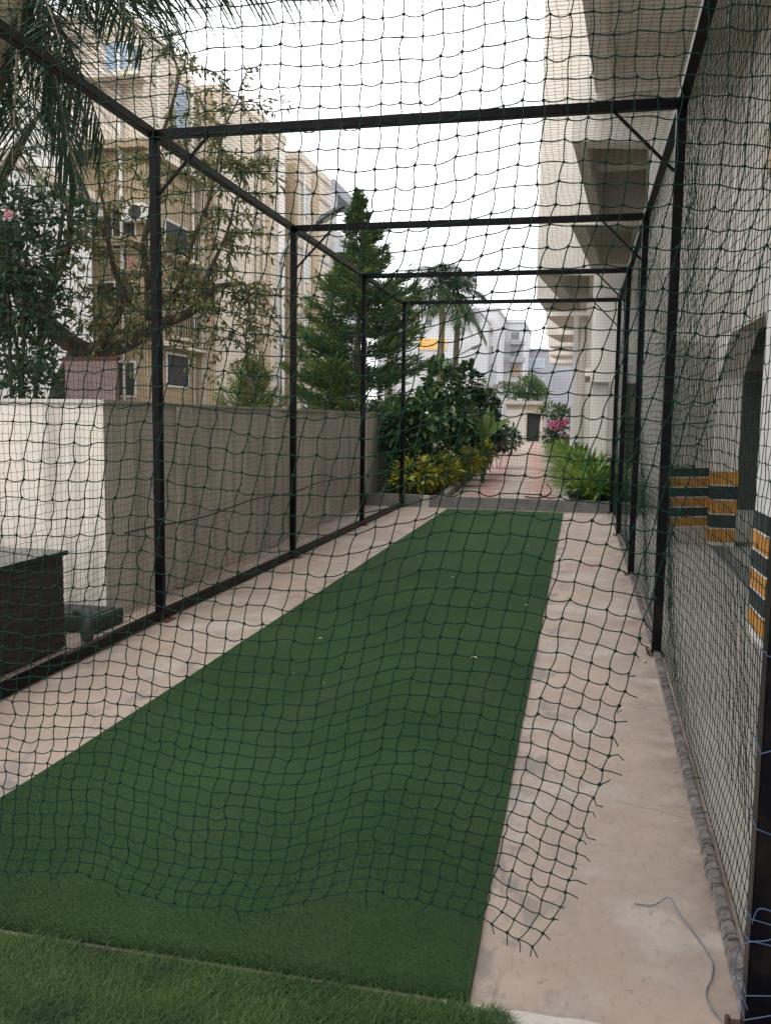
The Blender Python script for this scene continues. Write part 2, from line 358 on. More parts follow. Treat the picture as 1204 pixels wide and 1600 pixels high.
def wide_leaf_mesh(pos, d, length, width, droop=.25, up=(0, 0, 1), jitter=.3):
    """broad leaves: seven corners, curved, folded on the midrib"""
    N = len(pos); d = unit(d); L = np.broadcast_to(length, N)[:, None]; W = np.broadcast_to(width, N)[:, None]
    u = unit(np.broadcast_to(np.array(up, float), (N, 3))+rng.normal(size=(N, 3))*jitter)
    s = unit(np.cross(d, u)); nn = np.cross(s, d)
    def P(t, k): return pos+d*L*t+s*W*k+nn*(abs(k)*W*.35-droop*L*t*t)
    V = np.stack([P(0, 0), P(.3, .42), P(.65, .40), P(1, 0), P(.65, -.40), P(.3, -.42), P(.35, 0), P(.7, 0)], 1).reshape(-1, 3)
    i = np.arange(N)[:, None]*8
    q = [np.array([[0, 1, 6]]), np.array([[0, 6, 5]]), np.array([[7, 2, 3]]), np.array([[7, 3, 4]])]
    q4 = [np.array([[1, 2, 7, 6]]), np.array([[6, 7, 4, 5]])]
    return V, [np.concatenate([i+a for a in q]), np.concatenate([i+a for a in q4])]
def strap_mesh(pos, d, length, width, bend, seg=5, fold=.15):
    """long strap leaves that arch over: pos, d start direction"""
    N = len(pos); d = unit(d); L = np.broadcast_to(length, N)[:, None]; W = np.broadcast_to(width, N)[:, None]; B = np.broadcast_to(bend, N)[:, None]
    hz = d.copy(); hz[:, 2] = 0; hz = unit(hz+1e-6); side = unit(np.cross(hz, np.array([0, 0, 1.0])))
    rows = []
    for k in range(seg+1):
        t = k/seg
        p = pos+d*L*t+np.array([0, 0, -1.0])*(B*L*t**2.2)+hz*(B*L*.25*t*t)
        wk = W*(.55+.9*t if t < .5 else 1.0)*(1-max(0, (t-.55)/.45)**1.6*.96)
        rows.append(np.stack([p-side*wk*.5+np.array([0, 0, 1.0])*wk*fold, p, p+side*wk*.5+np.array([0, 0, 1.0])*wk*fold], 1))
    V = np.stack(rows, 1).reshape(-1, 3); i = np.arange(N)[:, None]*(3*(seg+1)); Fs = []
    for k in range(seg):
        for c in (0, 1):
            a = k*3+c; Fs.append(i+np.array([[a, a+1, a+4, a+3]]))
    return V, np.concatenate(Fs)
def rep(x, k): return np.repeat(x, k)
def vari(N, k, clump=None):
    v = rng.random(N)
    if clump is not None: v = np.clip(v*.5+clump*.5, 0, 1)
    return np.repeat(v, k)
def sph(N):
    return unit(rng.normal(size=(N, 3)))

# ================================================================== SETTING: ground
def sheet(name, pts, z, m):
    o = MB().poly([(p[0], p[1], z) for p in pts], [tuple(range(len(pts)))]).build(name, m); return structure(o)
g = sheet('ground', [(-400, -300), (400, -300), (400, 700), (-400, 700)], -.03, M['yard'])
side_yard = sheet('ground', [(-3.6, 1), (-2.9, 1), (-2.9, 15), (-3.75, 15)], -.012, M['slab'])
drive = sheet('driveway', [(.45, -3), (14, -3), (14, 60), (-.9, 60), (1.25, 17), (.45, 14.9)], -.010, M['drive'])
dq = [at_z(1092, 836, -.006), at_z(1108, 836, -.006), at_z(1215, 925, -.006), at_z(1215, 975, -.006)]
structure(MB().poly(dq, [(0, 1, 2, 3)]).build('drain_channel', M['kerb']))
slab = structure(MB().prism([(-3.0, 2.1), (.515, 2.1), (.58, 5.83), (.58, 14.75), (-3.02, 14.75)], -.20, 0).build('concrete_slab', M['slab'], bevel=.006))
apron = structure(MB().poly([(-3.2, 2.10, .004), (.5, 2.10, .004), (.62, 2.0, .004), (.62, 1.2, .004), (-3.2, 1.2, .004)], [(0, 1, 2, 3, 4)]).build('ground', M['soil']))
# pale cement edge along the front of the slab
n_ = 60; top = []; bot = []
for i in range(n_+1):
    x = -.30+.86*i/n_; ww = min(1, i/12)*(1.25-.5*i/n_)
    top.append((x, 2.10+.010*noise.noise((x*9, 1, 0))+.008, .006)); bot.append((x, 2.10-(.045+.02*noise.noise((x*7, 5, 0)))*ww-.004, .006))
structure(MB().poly(top+bot[::-1], [tuple(range(2*n_+2))]).build('cement_edge', M['kerb_pale']))

# ------------------------------------------------------------------ turf strip
TX0, TX1, TY0, TY1 = -2.15, -.232, 2.105, 14.55
ny = 160; V = []; 
for i in range(ny+1):
    y = TY0+(TY1-TY0)*i/ny
    for x in np.linspace(TX0, TX1, 13):
        xx = x+(.006*noise.noise((y*1.7, x*.1, 3)) if x in (TX0, TX1) else 0)
        V.append((xx, y, .012+.003*noise.noise((x*1.1, y*.7, 9))))
idx = np.arange((ny+1)*13).reshape(ny+1, 13)
Fq = np.stack([idx[:-1, :-1], idx[:-1, 1:], idx[1:, 1:], idx[1:, :-1]], -1).reshape(-1, 4)
turf = npmesh('turf_strip', np.array(V), Fq, M['turf'], smooth=True)
tag(turf, 'long dark green artificial turf strip laid down the concrete slab', 'turf')
NB = 170000
yy = 2.105+7.5*rng.random(NB)**2.2; xx = TX0+.004+(TX1-TX0-.008)*rng.random(NB)
pos = np.stack([xx, yy, np.full(NB, .010)], 1); dd = np.stack([rng.normal(size=NB)*.55, rng.normal(size=NB)*.55-.15, np.ones(NB)], 1)
Vp, Fp = leaf_mesh(pos, dd, .006+.004*rng.random(NB), .0018, .1)
pile = npmesh('pile', Vp, Fp, M['pile'], turf, var=vari(NB, 4), kind='stuff')

# ------------------------------------------------------------------ lawn in the foreground: long curly artificial grass
def lawn():
    N = 95000
    x = -2.6+2.62*rng.random(N); y = 1.45+.67*rng.random(N)**.8
    edge = np.array([2.085+.012*noise.noise((a*6, 0, 0))+.012*noise.noise((a*22, 3, 0)) for a in x])
    cut = np.interp(x, [-2.6, -.3, -.12, .02], [9, 9, 2.05, 1.98])
    ok = (y < edge) & (y < cut); x = x[ok]; y = y[ok]; N = len(x)
    h = .016+.022*rng.random(N); cl = np.array([noise.noise((a*7, b*7, 0)) for a, b in zip(x, y)])
    ang = 6.283*rng.random(N)*.5+3*cl; ang = ang+rng.normal(size=N)*.9; lean = .35+.9*rng.random(N)
    d = np.stack([np.cos(ang)*lean, np.sin(ang)*lean, np.ones(N)], 1)
    Vs, Fs = strap_mesh(np.stack([x, y, np.full(N, .002)], 1), d, h*1.6, .0017, .35+.3*rng.random(N), seg=2)
    o = npmesh('lawn_grass', Vs, Fs, M['lawn'], var=vari(N, 9, np.clip(cl*.9+.5, 0, 1)))
    tag(o, 'long curly green lawn grass in front of the turf strip', 'grass', kind='stuff')
lawn()

# ------------------------------------------------------------------ the steel cage
XL, XR, HT = -2.974, .529, 3.443
PY = [2.13, 5.83, 8.875, 11.92, 14.72]
BW = .06
def narrow(x, y):      # the first bay leans in towards the open end
    return x+np.clip((5.83-y)/3.7, 0, 1)*np.interp(x, [XL, XR], [.06, -.064])
cage = thing('net_cage', 'black steel frame of the practice cage with posts, rails and cross beams', 'cage', (XL/2+XR/2, 8.4, 0))
for y in PY:
    for x, sgn in ((float(narrow(XL, y)), 1), (float(narrow(XR, y)), -1)):
        p = partof(MB().box(x-BW/2, x+BW/2, y-BW/2, y+BW/2, .006, HT-BW/2-.002).build('post', M['steel'], cage, bevel=.004), cage)
        bp = MB().box(x-(.07 if sgn > 0 else .05), x+(.09 if sgn > 0 else .05), y-.075, y+.075, .001, .007)
        bp.build('base_plate', M['rust'], p)
        for k, (bx, by) in enumerate(((.075*sgn, .05), (.075*sgn, -.045))):
            MB().tube([(x+bx-sgn*.02, y+by, .005), (x+bx-sgn*.02, y+by, .030)], .007, 6).build('bolt', M['rust'], p)
    MB().bar((float(narrow(XL, y))+BW/2+.001, y, HT), (float(narrow(XR, y))-BW/2-.001, y, HT), BW).build('cross_beam', M['steel'], cage, bevel=.004)
    for x, sgn in ((float(narrow(XL, y)), 1), (float(narrow(XR, y)), -1)):
        MB().bar((x+sgn*BW/2, y-.002, HT-.40), (x+sgn*.40, y-.002, HT-BW/2), .018).build('brace', M['steel'], cage)
def nx(x, y): return float(narrow(x, y))
for x in (XL, XR):
    tr_ = MB()
    tr_.bar((nx(x, PY[0]), PY[0]-BW/2, HT), (x, 5.83, HT), BW); tr_.bar((x, 5.83, HT), (x, PY[-1]+BW/2, HT), BW)
    tr_.build('top_rail', M['steel'], cage, bevel=.004)
for k in range(4):
    y0, y1 = PY[k]+BW/2+.001, PY[k+1]-BW/2-.001
    MB().bar((nx(XL, y0), y0, .045), (nx(XL, y1), y1, .045), .055, .06).build('bottom_rail', M['steel'], cage, bevel=.004)
    rr = MB(); rr.bar((nx(XR, y0)+.003, y0, .014), (nx(XR, y1)+.003, y1, .014), .044, .022)
    br_ = partof(rr.build('bottom_rail', M['worn_rail'], cage, bevel=.006), cage); br_['label'] = 'worn grey bottom rail lashed with net twine'
    # a tangle of net twine wound along the rail, pale over dark
    for key, step, rad in (('twine', .060, .0011), ('net', .060, .0013), ('twine_grey', .045, .0011)):
        whole = []; y = y0+.01
        while y < min(y1, 13)-.05:
            a = rng.normal()*.025; s1 = .02+.03*rng.random(); cx_ = nx(XR, y)+.003; w2 = .017+.009*rng.random(); hz = .024+.008*rng.random()
            whole += [(cx_-w2, y+a, .012), (cx_-w2*.75, y+a+s1*.3, hz), (cx_+rng.normal()*.012, y+a+s1*.6+rng.normal()*.006, hz+.006), (cx_+w2*.8, y+a+s1, hz), (cx_+w2, y+a+s1*.8, .012), (cx_, y+a+s1*1.1, .005)]
            y += step*(.4+1.2*rng.random()); 
            if rng.random() < .08: y += .10*rng.random()
        tw = MB(); tw.tube(whole, rad, 4); tw.build('lashing', M[key], br_)

# ------------------------------------------------------------------ nets: real twine
def tubes(L, r, n=4):
    """L (M,N,3) polylines -> vertices, quads"""
    Mn, N, _ = L.shape
    T = np.gradient(L, axis=1); T = unit(T)
    ref = np.array([.31, .52, .79]); A = unit(np.cross(T, ref)); B = np.cross(T, A)
    ang = np.arange(n)*2*np.pi/n
    V = L[:, :, None, :]+r*(A[:, :, None, :]*np.cos(ang)[None, None, :, None]+B[:, :, None, :]*np.sin(ang)[None, None, :, None])
    i = np.arange(Mn*N*n).reshape(Mn, N, n)
    a = i[:, :-1, :]; b = np.roll(i, -1, axis=2)[:, :-1, :]; c = np.roll(i, -1, axis=2)[:, 1:, :]; d = i[:, 1:, :]
    return V.reshape(-1, 3), np.stack([a, b, c, d], -1).reshape(-1, 4)
def knots(P, r):
    N = len(P); o = np.array([[1, 0, 0], [-1, 0, 0], [0, 1, 0], [0, -1, 0], [0, 0, 1], [0, 0, -1]])*r
    V = (P[:, None, :]+o[None]*(.8+.5*rng.random((N, 1, 1)))).reshape(-1, 3); i = np.arange(N)[:, None]*6
    f = [[0, 2, 4], [2, 1, 4], [1, 3, 4], [3, 0, 4], [2, 0, 5], [1, 2, 5], [3, 1, 5], [0, 3, 5]]
    return V, np.concatenate([i+np.array([a]) for a in f])
def strands(P, sag, side, mids):
    """P (M,N,3) nodes along axis 1; put bowed points between the nodes"""
    out = []
    Mn, N, _ = P.shape
    amp = rng.normal(size=(Mn, N-1, 1)); sv = .9+.5*rng.normal(size=(Mn, N-1, 1))
    for k in range(mids+1):
        t = k/(mids+1); q = P[:, :-1]*(1-t)+P[:, 1:]*t
        h = 4*t*(1-t)
        q = q+h*(np.array(sag)[None, None, :]*sv+np.array(side)[None, None, :]*amp)
        out.append(q)
    L = np.stack(out, 2).reshape(Mn, (N-1)*(mids+1), 3)
    return np.concatenate([L, P[:, -1:]], 1)
def join(parts):
    Vs, Fs, o = [], {}, 0
    for V, Fc in parts:
        Vs.append(V); Fs.setdefault(Fc.shape[1], []).append(Fc+o); o += len(V)
    return np.concatenate(Vs), [np.concatenate(v) for v in Fs.values()]
def nz(P, s, seed, amp):
    """smooth pseudo-random field from a few sine waves"""
    r2 = np.random.default_rng(seed); out = 0
    for _ in range(7):
        k = r2.normal(size=3)*s; ph = r2.random()*6.28; out = out+np.sin(P@k+ph)
    return amp*out/2.6

def net_plane(o, eu, ev, lu, lv, nvec, r, seed, label, name='side_net', mids=1, wob=.006, bulge=.02, knot=None, sag=(0, 0, -.003)):
    o, eu, ev, nvec = (np.array(a, float) for a in (o, eu, ev, nvec)); nu, nv = int(round(lu/.05)), int(round(lv/.05))
    U, Vv = np.meshgrid(np.arange(nu+1)*lu/nu, np.arange(nv+1)*lv/nv, indexing='ij')
    P = o+U[..., None]*eu+Vv[..., None]*ev
    edge = np.minimum(np.minimum(U, lu-U), np.minimum(Vv, lv-Vv)); e = np.clip(edge/.25, 0, 1)[..., None]
    P = P+e*(nz(P, 1.6, seed, bulge)[..., None]*nvec+nz(P, 3.0, seed+1, wob*2)[..., None]*eu+nz(P, 3.0, seed+2, wob*2)[..., None]*ev)
    P = P+rng.normal(size=P.shape)*.0018*e
    P[..., 0] = narrow(P[..., 0], P[..., 1])
    h = strands(np.swapaxes(P, 0, 1), sag, np.abs(ev)*.0015+nvec*.001, mids); v = strands(P, (0, 0, 0), eu*.002+nvec*.001, mids)
    ps = [tubes(h, r, 3), tubes(v, r, 3)]
    kp = P.reshape(-1, 3)
    if knot: ps.append(knots(kp[kp[:, 1] < knot], r*2.3))
    Vx, Fx = join(ps)
    ob = npmesh(name, Vx, Fx, M['net_side']); tag(ob, label, 'net'); return ob
NR = .0012
net_plane((XL-.035, PY[0], .04), (0, 1, 0), (0, 0, 1), PY[-1]-PY[0], HT-.04, (1, 0, 0), NR, 11, 'green knotted side net stretched along the left posts before the compound wall', knot=9)
net_plane((XR+.035, PY[0], .04), (0, 1, 0), (0, 0, 1), PY[-1]-PY[0], HT-.04, (1, 0, 0), .0014, 21, 'green knotted side net stretched along the right posts beside the building', knot=9)
net_plane((XL, PY[0], HT+.035), (1, 0, 0), (0, 1, 0), XR-XL, PY[-1]-PY[0], (0, 0, 1), NR, 31, 'green knotted roof net lying over the cross beams of the cage', 'roof_net', sag=(0, 0, -.002), knot=7)
net_plane((XL, PY[-1]+.035, .04), (1, 0, 0), (0, 0, 1), XR-XL, HT-.04, (0, 1, 0), NR, 41, 'green knotted end net closing the far end of the cage', 'end_net')

def front_net():
    zs = np.array([.13, .23, .43, .60, .79, .97, 1.2, 1.41, 1.51, 1.82, 2.0, 2.2, 3.5]); xs = np.array([-.07, -.01, .03, .08, .12, .16, .22, .265, .29, .38, .425, .445, .445])
    def xr(z): return np.interp(z, zs, xs)
    bx = np.array([-3.4, -2.6, -1.62, -1.36, -1.1, -.83, -.55, -.37, -.2, -.07, .3]); bz = np.array([.16, .18, .14, .17, .12, .12, .23, .22, .19, .13, .13])
    ni, nj = 62, 70
    I, J = np.meshgrid(np.arange(ni+1), np.arange(nj+1), indexing='ij')
    pitch = np.concatenate([[0], np.cumsum(np.where(np.arange(nj) < 44, .05, np.linspace(.05, .037, nj)[np.arange(nj)]))])
    pitch = np.concatenate([[0], np.cumsum([.0495 if j < 44 else .0495-.0115*min(1, (j-44)/12) for j in range(nj)])])
    pitch = pitch/pitch[-1]
    z = np.zeros(I.shape); x = np.zeros(I.shape)
    z = 3.41+(.15-3.41)*pitch[J]
    for _ in range(3):
        lean = xr(z)-.445
        x = .445-.05*I+lean*(1-.35*np.clip(I/45, 0, 1))
        xb = x[:, -1:]
        z = 3.41+(np.interp(xb, bx, bz)-3.41)*pitch[J]
    # edge rows lift to the right where the cut edge is caught up on the post
    k = np.exp(-I/3.5)*np.clip((z-.6)/.8, 0, 1)*np.clip((2.1-z)/.25, 0, 1)
    z = z+.045*k
    y = 2.15+.0*z
    P = np.stack([x, y, z], -1)
    low = np.clip((3.41-z)/1.0, 0, 1)
    P[..., 1] += low*nz(P, 1.5, 5, .022)+.05*np.clip((1.1-z)/1.0, 0, 1)
    P[..., 0] += low*(nz(P, 2.2, 6, .004)+nz(P, 6, 16, .003)); P[..., 2] += low*(nz(P, 2.2, 7, .005)+nz(P, 6, 17, .003))
    P += rng.normal(size=P.shape)*np.array([.0022, .003, .0022])
    h = strands(np.swapaxes(P, 0, 1), (0, 0, -.0032), (0, .001, .0022), 4); v = strands(P, (0, 0, 0), (.0024, .001, 0), 4)
    R = .00155
    ps = [tubes(h, R, 5), tubes(v, R, 5), knots(P.reshape(-1, 3), .0047)]
    # frayed tails left where the meshes were cut, down the right edge and along the bottom
    tails = []
    def tail(p, d):
        L = .006+.045*rng.random()**2; d = np.array(d)+rng.normal(size=3)*.35; d /= np.linalg.norm(d); b = rng.normal(size=3)*.006
        return np.stack([p, p+d*L*.5+b, p+d*L+b*.2+np.array([0, 0, -.003])])
    for j in range(nj+1):
        if P[0, j, 2] < 2.0: tails.append(tail(P[0, j], (.8, 0, -.3)))
    for i in range(ni+1): tails.append(tail(P[i, -1], (.1, 0, -1)))
    ps.append(tubes(np.array(tails), R, 5)); ps.append(knots(np.array([t[0] for t in tails]), .0055))
    Vx, Fx = join(ps)
    o = npmesh('front_net', Vx, Fx, M['net'], smooth=True); tag(o, 'loose green knotted front net hanging across the cage, its cut right edge frayed', 'net')
front_net()

# blue twine tied round the near right post, and the wire on the slab
def curve(pts, k=8):
    pts = [Vector(p) for p in pts]; out = []
    for i in range(len(pts)-1):
        p0, p1, p2, p3 = pts[max(i-1, 0)], pts[i], pts[i+1], pts[min(i+2, len(pts)-1)]
        for q in range(k):
            t = q/k; out.append(.5*((2*p1)+(p2-p0)*t+(2*p0-5*p1+4*p2-p3)*t*t+(3*p1-p0-3*p2+p3)*t*t*t))
    return out+[pts[-1]]
wr = [at_z(a, b, .006) for a, b in ((990, 1412), (1020, 1414), (1044, 1414), (1060, 1432), (1085, 1460), (1105, 1490), (1113, 1508), (1110, 1530), (1102, 1550), (1108, 1572), (1128, 1598), (1150, 1625))]
wr[2].z = .03; wr[3].z = .015
wire = MB().tube(curve(wr), .0022, 6).build('loose_wire', M['greywire'], smooth=True); tag(wire, 'grey blue wire lying loose on the cement at the lower right', 'wire')
tw = thing('tied_twine', 'blue twine wound and knotted round the nearest right post', 'twine', (XR, PY[0], .3))
for k, z in enumerate((.10, .17, .26, .33, .55, .75, .98, 1.25, 1.6)):
    e = BW/2+.004; XR_ = nx(XR, PY[0]); dz = rng.normal(size=6)*.014
    pth = [(XR_-e, PY[0]-e, z+dz[0]), (XR_+e, PY[0]-e, z+dz[1]), (XR_+e, PY[0]+e, z+dz[2]), (XR_-e, PY[0]+e, z+dz[3]), (XR_-e, PY[0]-e, z+dz[0]+.006)]
    MB().tube(pth, .0016, 5).build('turn', M['blue'], tw)
lp = [(XR_+a_, PY[0]+b_, c_) for a_, b_, c_ in ((-.03, -.04, .33), (-.02, -.06, .38), (.02, -.07, .37), (.01, -.06, .31), (-.05, -.05, .28), (-.06, -.04, .2), (-.03, -.05, .12))]
MB().tube(curve(lp), .0014, 5).build('loose_end', M['blue'], tw)

# fallen leaves on turf and slab
lv0 = None
for px, py in ((504, 997), (706, 903), (703, 966), (745, 1028), (463, 1052), (612, 912), (566, 942), (655, 868), (1005, 1035), (480, 928), (826, 946)):
    p = at_z(px, py, .026 if px < 870 and px > 480 else .006)
    if lv0 is None:
        Vl, Fl = wide_leaf_mesh(np.array([[0, 0, 0.0]]), np.array([[1, .2, .15]]), .05, .022, .1)
        lv0 = npmesh('fallen_leaf', Vl, Fl, M['dry']); lo = lv0
        tag(lo, 'small dry pale leaf fallen on the floor of the cage', 'leaf', 'fallen leaves on the cage floor')
    else:
        lo = lv0.copy(); C.objects.link(lo)
    lo.location = p; lo.rotation_euler = (0, 0, rng.random()*6.28); s = .7+.6*rng.random(); lo.scale = (s, s, s)

for _ in range(34):
    lo = lv0.copy(); C.objects.link(lo); x = -2.85+3.25*rng.random(); y = 2.4+11*rng.random()
    if rng.random() < .5: x = rng.choice([-2.86, .40])+rng.normal()*.05
    lo.location = (x, y, .022 if TX0 < x < TX1 else .004); lo.rotation_euler = (0, 0, rng.random()*6.28); q = .25+.45*rng.random(); lo.scale = (q, q, q)

# ------------------------------------------------------------------ far kerb, path, beds
KY = 14.80
kb = thing('kerb_wall', 'low grey kerb wall crossing the far end of the turf', 'kerb', (-1.5, KY, 0))
MB().box(-3.75, -2.66, KY, KY+.15, -.05, .20).build('kerb_block', M['kerb'], kb, bevel=.012)
MB().box(-2.655, -2.50, KY-.01, KY+.15, -.05, .19).build('kerb_block', M['kerb_pale'], kb, bevel=.012)
MB().box(-2.495, 1.0, KY, KY+.15, -.05, .19).build('kerb_block', M['kerb'], kb, bevel=.012)
PL0, PL1 = Vector((-2.20, KY+.15, 0)), Vector((-4.79, 63.6, 0))
PR0, PR1 = Vector((-.24, KY+.15, 0)), Vector((-2.46, 61.7, 0))
path = structure(MB().poly([(*PL0[:2], .125), (*PR0[:2], .125), (*PR1[:2], .125), (*PL1[:2], .125)], [(0, 1, 2, 3)]).build('path', M['paver']))
kl = MB(); kl.poly([], [])
def kerb(name, a, b, wd, z1, label, m):
    a = Vector(a); b = Vector(b); d = (b-a).normalized(); s = Vector((-d.y, d.x, 0))*wd
    o = MB().prism([tuple(a[:2]), tuple(b[:2]), tuple((b+s)[:2]), tuple((a+s)[:2])], -.05, z1).build(name, m, bevel=.01)
    return tag(o, label, 'kerb')
kerb('kerb_wall', PL0+Vector((0, .004, 0)), PL1, .12, .25, 'raised concrete kerb along the left edge of the brick path', M['kerb'])
kerb('kerb_wall', PR0+Vector((.12, .004, 0)), PR1+Vector((.12, 0, 0)), .12, .15, 'flush pale kerb along the right edge of the brick path', M['kerb_pale'])
structure(MB().poly([(-3.75, KY+.15, .15), (PL0.x-.12, KY+.15, .15), (PL1.x-.12, PL1.y, .15), (-8.5, 63, .15), (-4.6, 30, .15)], [(0, 1, 2, 3, 4)]).build('planting_soil', M['soil']))
structure(MB().poly([(PR0.x+.12, KY+.15, .13), (1.0, KY+.15, .13), (.6, 24, .13), (-1.2, 56, .13), (PR1.x+.12, 56, .13)], [(0, 1, 2, 3, 4)]).build('planting_soil', M['soil']))
hz = [at_z(a, b, .14) for a, b in ((820, 776), (838, 778), (852, 775), (860, 768), (858, 760), (853, 757))]
tag(MB().tube(curve(hz), .012, 8).build('hose', M['black'], smooth=True), 'bent black hose end lying on the brick path', 'hose')

# ------------------------------------------------------------------ compound wall, tank, drain
cw = thing('compound_wall', 'long grey beige compound wall with a corner along the left side', 'wall', (-3.5, 10, 0))
WT = 1.58
MB().prism([(-3.38, 5.95), (-3.73, 17.2), (-3.93, 17.2), (-3.58, 5.95)], -.05, WT).build('wall_panel', M['cwall'], cw)
fp = MB().box(-9.5, -3.38, 5.78, 5.948, -.05, WT).build('wall_panel', M['cwall'], cw)
MB().prism([(-3.36, 5.93), (-3.71, 17.22), (-3.95, 17.22), (-3.60, 5.93)], WT+.001, WT+.03).build('coping', M['kerb_pale'], cw, bevel=.005)
MB().box(-9.5, -3.36, 5.76, 5.928, WT+.001, WT+.03).build('coping', M['kerb_pale'], cw, bevel=.005)
for y in (7.0, 9.6, 12.2, 14.8):
    x = -3.38-.0311*(y-5.95); MB().box(x-.05, x+.035, y, y+.28, 0, WT-.005).build('pilaster', M['cwall'], cw)
cb = [(-3.36-.0311*(y-5.95)+.02, y, .60+.012*math.sin(y*2.3)-.018*math.sin((y-6)*1.05)**2) for y in np.linspace(5.99, 14.7, 40)]
tag(MB().tube(cb, .007, 5).build('cable', M['dark'], smooth=True), 'thin dark cable running level along the compound wall', 'cable')

tk = thing('planter_box', 'large dark woven box with a polished black top at the left edge', 'box', (-4.2, 3.8, 0))
wv_ = MB(); wv_.box(-5.2, -3.214, 2.3, 4.966, .0, .60)
for k in range(44):
    z_ = .006+k*.0134; ya = 2.3
    while ya < 4.96:
        yb = min(4.97, ya+.10+.5*rng.random()); wv_.box(-3.2145, -3.211+.007*rng.random(), ya, yb-.003, z_, z_+.0105); ya = yb
    xa = -5.2
    while xa < -3.22:
        xb = min(-3.214, xa+.10+.5*rng.random()); wv_.box(xa, xb-.003, 4.9655, 4.969+.006*rng.random(), z_, z_+.0105); xa = xb
wv_.build('woven_side', M['woven'], tk)
MB().box(-5.23, -3.185, 2.27, 4.995, .602, .632).build('top_slab', M['granite'], tk, bevel=.004)
dp = thing('drain_pipe', 'short grey drain elbow between the dark box and the wall', 'pipe', (-3.22, 5.1, 0))
MB().tube(curve([(-3.3, 5.25, .17), (-3.22, 5.22, .17), (-3.17, 5.18, .15), (-3.16, 5.15, .10), (-3.16, 5.15, .0)]), .035, 10).build('elbow', M['greypipe'], dp, smooth=True)
MB().tube([(-3.16, 5.15, .02), (-3.16, 5.15, .05)], .043, 10).build('collar', M['greypipe'], dp)
gb = thing('gutter_block', 'dark green block on the ground at the wall corner', 'block', (-3.5, 5.55, 0))
MB().box(-3.75, -3.22, 5.36, 5.74, -.01, .10).build('block_body', mat('dark_green_paint', (.03, .05, .04), .7, (.05, .06, .05), 8, .3), gb, bevel=.01)
MB().box(-3.70, -3.27, 5.40, 5.69, .101, .107).build('lid', M['black'], gb)
rp = thing('board', 'weathered brown board standing upright behind the compound wall', 'board', (-4.5, 7.5, 0))
a = at_y(103, 563, 7.5); b2 = at_y(186, 640, 7.5)
MB().box(a.x, b2.x, 7.48, 7.52, b2.z-.4, a.z).build('panel', M['brownpanel'], rp, bevel=.004)
MB().box(a.x-.01, b2.x+.01, 7.47, 7.53, a.z+.002, a.z+.03).build('rail', M['rust'], rp)
for x in (a.x+.03, b2.x-.07): MB().box(x, x+.05, 7.525, 7.575, 0, a.z-.02).build('stake', M['rust'], rp)

# ================================================================== RIGHT BUILDING on pillars, overhanging the cage
Z0 = 5.0
rb = thing('apartment_building', 'cream apartment block on pillars overhanging the right side of the cage', 'building', (4, 14, 0))
def px5(X, Y): p = at_z(X, Y, Z0); return (p.x, p.y)
def line_x(y): return .03-.0555*y                    # outer edge of the overhang
def rbuild(mb, name, m, **k): return mb.build(name, m, rb, **k)
WX = 1.72                                            # plane of the ground-floor wall
def wx(y): return WX-.012*(y-9)
# sawtooth row of overhanging blocks: every block shows its near face and its underside
WALLX = 2.3
def inset(nl, fl, fr, nr, l, n_, r_, f_):
    nl, fl, fr, nr = (Vector((*p, 0)) for p in (nl, fl, fr, nr))
    uN, uF = (nr-nl).normalized(), (fr-fl).normalized(); vL, vR = (fl-nl).normalized(), (fr-nr).normalized()
    return [tuple(p[:2]) for p in (nl+uN*l+vL*n_, fl+uF*l-vL*f_, fr-uF*r_-vR*f_, nr-uN*r_+vR*n_)]
def block(q, z0, ztop, rec, depth):
    """a block over the footprint q with a recess let into its underside"""
    nl, fl, fr, nr = q; i = inset(*q, *rec); mb = MB()
    o = q
    for k in range(4): mb.prism([o[k], o[(k+1) % 4], i[(k+1) % 4], i[k]], z0, z0+depth)
    mb.prism(o, z0+depth, ztop)
    rbuild(mb, 'overhang_block', M['bldg']); return i
Z1 = 5.54
e1 = at_z(930, 146, Z1); d1 = Vector((.066, 1, 0)); n1 = e1+d1*(-9-e1.y)
block([(n1.x, -9), (e1.x, e1.y), (WALLX, e1.y), (WALLX, -9)], Z1, 15, (.20, 14, .45, .10), .5)
i2 = block([px5(893, 220), px5(925, 345), px5(1010, 337), px5(1015, 222)], Z0, 15, (.16, .30, .03, .06), 1.1)
nl, fl, fr, nr = (Vector((*p, 0)) for p in i2)
a1, b1, a2, b2_ = nl.lerp(fl, .50), nr.lerp(fr, .50), nl.lerp(fl, .60), nr.lerp(fr, .60)
rbuild(MB().prism([tuple(p[:2]) for p in (a1+Vector((.003, 0, 0)), b1-Vector((.003, 0, 0)), b2_-Vector((.003, 0, 0)), a2+Vector((.003, 0, 0)))], Z0+.35, Z0+.9), 'recess_ledge', M['bldg'])
block([px5(890, 351), px5(925, 424), px5(985, 424), px5(1000, 351)], Z0, 15, (.25, .12, .05, .9), .7)
block([px5(838, 428), px5(872, 466), px5(925, 466), px5(927, 430)], Z0, 15, (.35, .15, .10, .2), .6)
block([px5(838, 466.4), px5(852, 487), px5(916, 487), px5(916, 466.4)], Z0, 15, (.3, .2, .2, .2), .5)
y2 = px5(893, 220)[1]; y3 = px5(890, 351)[1]; YE = px5(852, 487)[1]
rbuild(MB().box(px5(1015, 222)[0]+.002, WALLX, y2+.05, y2+.25, 2.5, 15), 'wall', M['bldg'])
rbuild(MB().box(1.02, WALLX, y3+.05, y3+.25, 0, 15), 'wall', M['bldg'])
rbuild(MB().prism([(WALLX+.004, -9), (12, -9), (12, YE), (WALLX+.004, YE)], 5.2, 14.99), 'upper_floors', M['bldg'])
